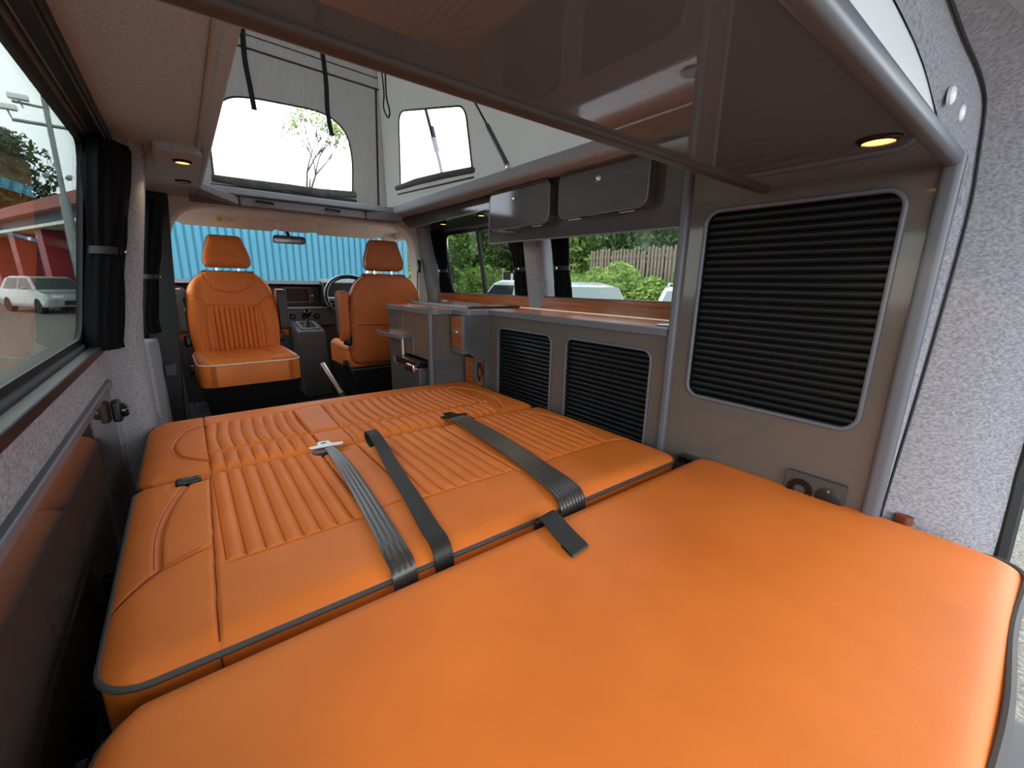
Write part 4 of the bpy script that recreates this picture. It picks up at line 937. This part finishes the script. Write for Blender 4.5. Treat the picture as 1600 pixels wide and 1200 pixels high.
rows = [(10.2, y, random.uniform(2.1, 2.9), 2.2, random.choice(['leaf1', 'leaf3', 'leaf1'])) for y in lin(4.2, 24, 13)]
for i, (x, y, h, w_, mk) in enumerate(rows):
    if 5.4 < y < 8.6: h = 2.35
    lab = {'leaf1': 'mid green', 'leaf3': 'pale green'}[mk] + ' leafy bush outside, %s of the front row counted from the cupboard post' % ORD[i]
    bush(x+random.uniform(-.3, .3), y, h, w_, mk, lab, 'front row bushes outside the right windows')
for i, y in enumerate(lin(4.5, 30, 14)):
    mk = ['leaf2', 'leaf1'][i % 3 == 1]
    bush(13.2+random.uniform(-.5, .5), y, random.uniform(4.6, 6.0), 3.4, mk, ('dark' if mk == 'leaf2' else 'lighter') + ' green tall tree behind the fence, %s of its row from the cupboard post' % ORD[i], 'tall trees behind the fence', name='broadleaf_tree')
for i, y in enumerate(lin(4.8, 30, 12)):
    bush(16.5, y+.6, 6.5, 4.0, 'leaf2', 'dense dark tree of the farthest row behind the fence, %s counted from the cupboard post' % ORD[i], 'farthest trees', name='broadleaf_tree')
fe = thing('picket_fence', 'weathered brown picket fence among the bushes outside the right windows', 'fence', (11.2, 8.3, GZ))
p0 = B().box((11.18, 7.0, .4), (11.21, 7.075, 2.10)).build('picket', 'picket', fe)
for i in range(1, 26):
    c_ = p0.copy(); COL.objects.link(c_); c_.parent = fe; c_.location = (0, i*.125, random.uniform(-.05, .05)); c_.rotation_euler = (random.uniform(-.01, .01), 0, 0)
for z in (.8, 1.8): B().box((11.21, 6.95, z), (11.25, 10.3, z+.08)).build('rail', 'picket', fe)
for y in (7.1, 8.6, 10.1): B().box((11.22, y, GZ), (11.32, y+.1, 2.0)).build('post', 'picket', fe)

def car(label, loc, rz, L=4.1, W=1.75, H=1.46, rails=False, scale=1):
    """local: nose towards +X"""
    t = thing('parked_car', label, 'car', loc, rz, None, local=True)
    hl, hw = L/2, W/2
    low = [(-hl, .55), (-hl*.97, .28), (-hl*.5, .22), (hl*.6, .22), (hl*.98, .28), (hl, .60), (hl*.93, .78), (hl*.52, .93), (-hl*.93, .98), (-hl, .80)]
    b = B()
    ws_ = [(-1, .10), (-.94, .0), (.94, .0), (1, .10)]
    k = len(low)
    for s, ins in ws_:
        for x, z in low: b.v.append((x*(1-ins*.25), s*hw, z if ins == 0 else .22+(z-.22)*.86+.03))
    for j in range(3):
        for i in range(k): b.f.append((j*k+i, j*k+(i+1) % k, (j+1)*k+(i+1) % k, (j+1)*k+i))
    b.f += [tuple(range(k))[::-1], tuple(3*k+i for i in range(k))]
    b.build('bodywork', 'paint_car', t, bevel=.05, seg=3)
    cab = [(-hl*.93, .95), (-hl*.80, H-.10), (-hl*.60, H-.01), (hl*.05, H), (hl*.16, H-.05), (hl*.54, .92)]
    b = B(); k = len(cab)
    for s in (-1, 1):
        for x, z in cab: f_ = 1-.20*(z-.92)/(H-.92); b.v.append((x, s*hw*.93*f_, z))
    b.f = [tuple(range(k))[::-1], tuple(k+i for i in range(k))] + [(i, (i+1) % k, k+(i+1) % k, k+i) for i in range(k)]
    b.build('cabin', 'paint_car', t, bevel=.04, seg=3)
    fw_ = lambda z: hw*.93*(1-.20*(z-.92)/(H-.92))
    za, zb = .97, H-.09
    def lerpx(z): return hl*.54+(hl*.16-hl*.54)*(z-.92)/(H-.05-.92)
    B().hexa([(lerpx(za)-.02, -fw_(za)*.9, za), (lerpx(za)+.015, -fw_(za)*.9, za+.01), (lerpx(za)+.015, fw_(za)*.9, za+.01), (lerpx(za)-.02, fw_(za)*.9, za),
              (lerpx(zb)-.02, -fw_(zb)*.88, zb), (lerpx(zb)+.015, -fw_(zb)*.88, zb+.01), (lerpx(zb)+.015, fw_(zb)*.88, zb+.01), (lerpx(zb)-.02, fw_(zb)*.88, zb)]).build('windscreen', 'carglass', t)
    B().hexa([(-hl*.93-.012, -fw_(1.0)*.85, 1.0), (-hl*.93+.03, -fw_(1.0)*.85, 1.0), (-hl*.93+.03, fw_(1.0)*.85, 1.0), (-hl*.93-.012, fw_(1.0)*.85, 1.0),
              (-hl*.82-.012, -fw_(zb)*.85, zb), (-hl*.82+.03, -fw_(zb)*.85, zb), (-hl*.82+.03, fw_(zb)*.85, zb), (-hl*.82-.012, fw_(zb)*.85, zb)]).build('rear_window', 'carglass', t)
    for s in (-1, 1):
        for xa, xb, xc, xd in ((-hl*.78, -hl*.22, -hl*.22, -hl*.66), (-hl*.17, hl*.44, hl*.14, -hl*.17)):
            y0_, y1_ = s*(fw_(.98)+.006), s*(fw_(zb)+.006)
            P = [(xa, y0_, .98), (xb, y0_, .98), (xc, y1_, zb), (xd, y1_, zb)]
            B().add(P+[(x, y-s*.02, z) for x, y, z in P], [(0, 1, 2, 3), (7, 6, 5, 4), (0, 4, 5, 1), (1, 5, 6, 2), (2, 6, 7, 3), (3, 7, 4, 0)]).build('side_window', 'carglass_dark', t, smooth=0)
        for x in (-hl*.62, hl*.62):
            wh = B().lathe((x, s*(hw-.19), .31), (0, s, 0), [(.20, -.01), (.31, 0), (.32, .04), (.32, .16), (.30, .20), (.21, .20)], 24).build('wheel', 'tyre', t)
            B().lathe((x, s*(hw-.02), .31), (0, s, 0), [(.21, 0), (.20, .015), (.05, .03), (0, .03)], 20).build('rim', 'steel', wh)
        B().box((hl*.88, s*hw*.55-.16, .62), (hl*.985, s*hw*.55+.16, .76)).build('headlight', 'lamp_glass', t, bevel=.03)
        B().box((-hl*.995, s*hw*.72-.12, .70), (-hl*.93, s*hw*.72+.12, .95)).build('tail_light', 'red', t, bevel=.02)
        B().box((hl*.34, min(s*hw, s*(hw+.17)), .96), (hl*.40, max(s*hw, s*(hw+.17)), 1.06)).build('door_mirror', 'paint_car', t, bevel=.03)
        if rails: B().tube([(-hl*.7, s*hw*.68, H-.02), (-hl*.62, s*hw*.68, H+.05), (0, s*hw*.68, H+.06), (hl*.1, s*hw*.68, H-.01)], .018, 8).build('roof_rail', 'zinc', t)
    B().box((hl*.93, -.35, .36), (hl*1.0, .35, .54)).build('grille', 'black', t, bevel=.02)
    return t
car('white hatchback showing only its roof behind the upstand, right of the curtained pillar', (8.5, 7.8, GZ), R(216), H=1.42)
car('white car with roof rails partly cut off by the cupboard post in the right window', (8.0, 4.35, GZ), R(208), W=1.85, H=1.56, rails=True)
car('white car with sloping windscreen left of the curtained pillar in the right window', (5.3, 6.3, GZ), R(90), L=3.9, H=1.62)
sg = thing('black_sign', 'small black notice board on thin pale posts beyond the cars', 'sign', (9.2, 12.2, GZ))
B().box((9.2, 11.7, .7), (9.24, 12.5, 1.35)).build('board', 'black', sg); B().cyl((9.2, 12.55, GZ), (9.2, 12.55, 1.5), .03, 8).build('post', 'zinc', sg)
B().cyl((9.2, 11.6, GZ), (9.2, 11.6, 1.5), .03, 8).build('post', 'zinc', sg); B().box((9.18, 11.95, 1.0), (9.2, 12.05, 1.3)).build('lettering_patch', 'label_w', sg)

# left outside: workshop, pole, tree, car
A0 = Vector((-9.0, 40.5, 0)); A1 = Vector((-1.9, 23.2, 0)); dv = (A1-A0).normalized(); nv = Vector((-dv.y, dv.x, 0)); nv = nv if nv.x*1 + nv.y*-1 > 0 else -nv
nv = Vector((dv.y, -dv.x, 0)); 
if nv.dot(Vector((0, 0, 0))-A0) < 0: nv = -nv
ang = math.atan2(dv.y, dv.x); LEN = (A1-A0).length
ws2 = thing('workshop', 'workshop building with rust-red roof edge and red pillars outside the left window', 'building', (A0.x, A0.y, GZ), ang, None, local=True)
def lb(a, b, name, m, **k):   # local: x along facade, +y outward side chosen below
    return B().box(a, b).build(name, m, ws2, **k)
lb((0, 0, 0), (LEN, 4, 4.55), 'wall', 'slate'); lb((-.2, -.5, 4.3), (LEN+.2, 4.2, 4.75), 'fascia', 'redroof')
lb((-4, -.2, 0), (3.6, .0, 4.3), 'brick_bay', 'brick')
for x in (4.4, 8.6, 12.8, 16.6):
    B().hexa([(x+.15, -.7, 0), (x+.95, -.7, 0), (x+.95, 0, 0), (x+.15, 0, 0), (x-.25, -.7, 3.5), (x+.65, -.7, 3.5), (x+.65, 0, 3.5), (x-.25, 0, 3.5)]).build('red_pillar', 'red', ws2)
    B().hexa([(x-.15, -.65, 0), (x+.15, -.65, 0), (x+.15, 0, 0), (x-.15, 0, 0), (x-.45, -.65, 3.5), (x-.25, -.65, 3.5), (x-.25, 0, 3.5), (x-.45, 0, 3.5)]).build('pillar_edge', 'slate', ws2)
    lb((x+1.3, -.04, .1), (x+3.6, .0, 3.2), 'shutter_door', 'greytrim')
lb((3.0, -.9, 3.5), (LEN, 0, 3.62), 'canopy', 'label_w')
s_ = lb((2.0, -.3, 2.2), (2.9, -.2, 3.2), 'wall_sign', 'label_w'); B().box((2.2, -.33, 2.35), (2.7, -.3, 2.8)).build('sign_mark', 'red', s_)
car('white car parked at the workshop seen between red pillars through the left window', (-4.6, 27.0, GZ), R(-60), H=1.5)
pole = thing('camera_pole', 'grey pole with two security cameras outside the left window', 'pole', (-1.56, 12.0, GZ))
B().tube([(-1.56, 12, GZ), (-1.55, 12, 2.4)], .075, 12).build('lower_pole', 'zinc', pole); B().tube([(-1.55, 12, 2.4), (-1.54, 12, 4.1)], .04, 10).build('upper_pole', 'zinc', pole)
B().tube([(-2.0, 12, 3.62), (-1.20, 12, 3.62)], .03, 8).build('crossarm', 'zinc', pole); B().tube([(-1.95, 12, 3.92), (-1.5, 12, 3.90)], .022, 8).build('crossarm', 'zinc', pole)
for x, z in ((-2.03, 3.80), (-1.86, 3.99)):
    cm = B().box((x-.13, 11.9, z-.04), (x+.13, 12.02, z+.05)).build('security_camera', 'white', pole, bevel=.015); B().tube([(x, 12, z-.03), (x+.03, 12, z-.15)], .012, 6).build('bracket', 'zinc', cm)
for x in (-1.72, -1.42): B().lathe((x, 11.95, 2.75), (0, -1, -.3), [(.04, -.1), (.045, .1), (.03, .12)], 10).build('floodlight', 'zinc', pole)
for (x, y, h, w_, mk) in ((-11.5, 53, 13.5, 6.5, 'leaf4'), (-8.2, 50, 12.5, 5.5, 'leaf2')):
    lab = {-11.5: 'brown-green treetop rising behind the brown bay of the workshop', -8.2: 'dark treetop rising behind the workshop, directly behind the camera pole'}[x]
    bush(x, y, h, w_, mk, lab, None, name='broadleaf_tree', trunk=.3)
# wispy tree beyond the blue building, seen in the canvas window
bush(7.3, 13.4, 4.2, 2.6, 'leaf1', 'mid green bush beside the right end of the blue building', None)
bush(9.6, 20.5, 5.4, 3.6, 'leaf3', 'pale bush seen through the cab side window beyond the blue building', None)
wt_ = thing('wispy_tree', 'wispy treetop with sparse pale leaves seen through the front canvas window', 'tree', (3.9, 17, GZ), 0, None, local=True)
br = B(); lf = B(); rnd = random.Random(5)
br.tube([(0, 0, 0), (0, 0, 3)], [.18, .1], 7)
def grow(p, d, l, r, k):
    q = p + d*l; br.tube([tuple(p), tuple(p+d*l*.5+Vector((rnd.uniform(-.04, .04),)*3)), tuple(q)], [r, r*.8, r*.6], 5)
    if k == 0 or rnd.random() < .08:
        for i in range(4):
            c_ = q+Vector((rnd.uniform(-.18, .18), rnd.uniform(-.18, .18), rnd.uniform(-.18, .18))); a = Vector((rnd.uniform(-1, 1), rnd.uniform(-1, 1), rnd.uniform(-1, 1))).normalized(); b = a.orthogonal().normalized(); s = .075
            lf.add([c_-a*s, c_+b*s*.5, c_+a*s, c_-b*s*.5], [(0, 1, 2, 3)])
        return
    for i in range(3):
        nd = (d + Vector((rnd.uniform(-.65, .65), rnd.uniform(-.65, .65), rnd.uniform(-.1, .4)))).normalized(); grow(q, nd, l*.74, r*.58, k-1)
grow(Vector((0, 0, 3)), Vector((0, 0, 1)), 1.25, .08, 5)
br.build('branches', 'bark', wt_); lo_ = lf.build('foliage', 'leaf3', wt_, smooth=0); lo_['kind'] = 'stuff'
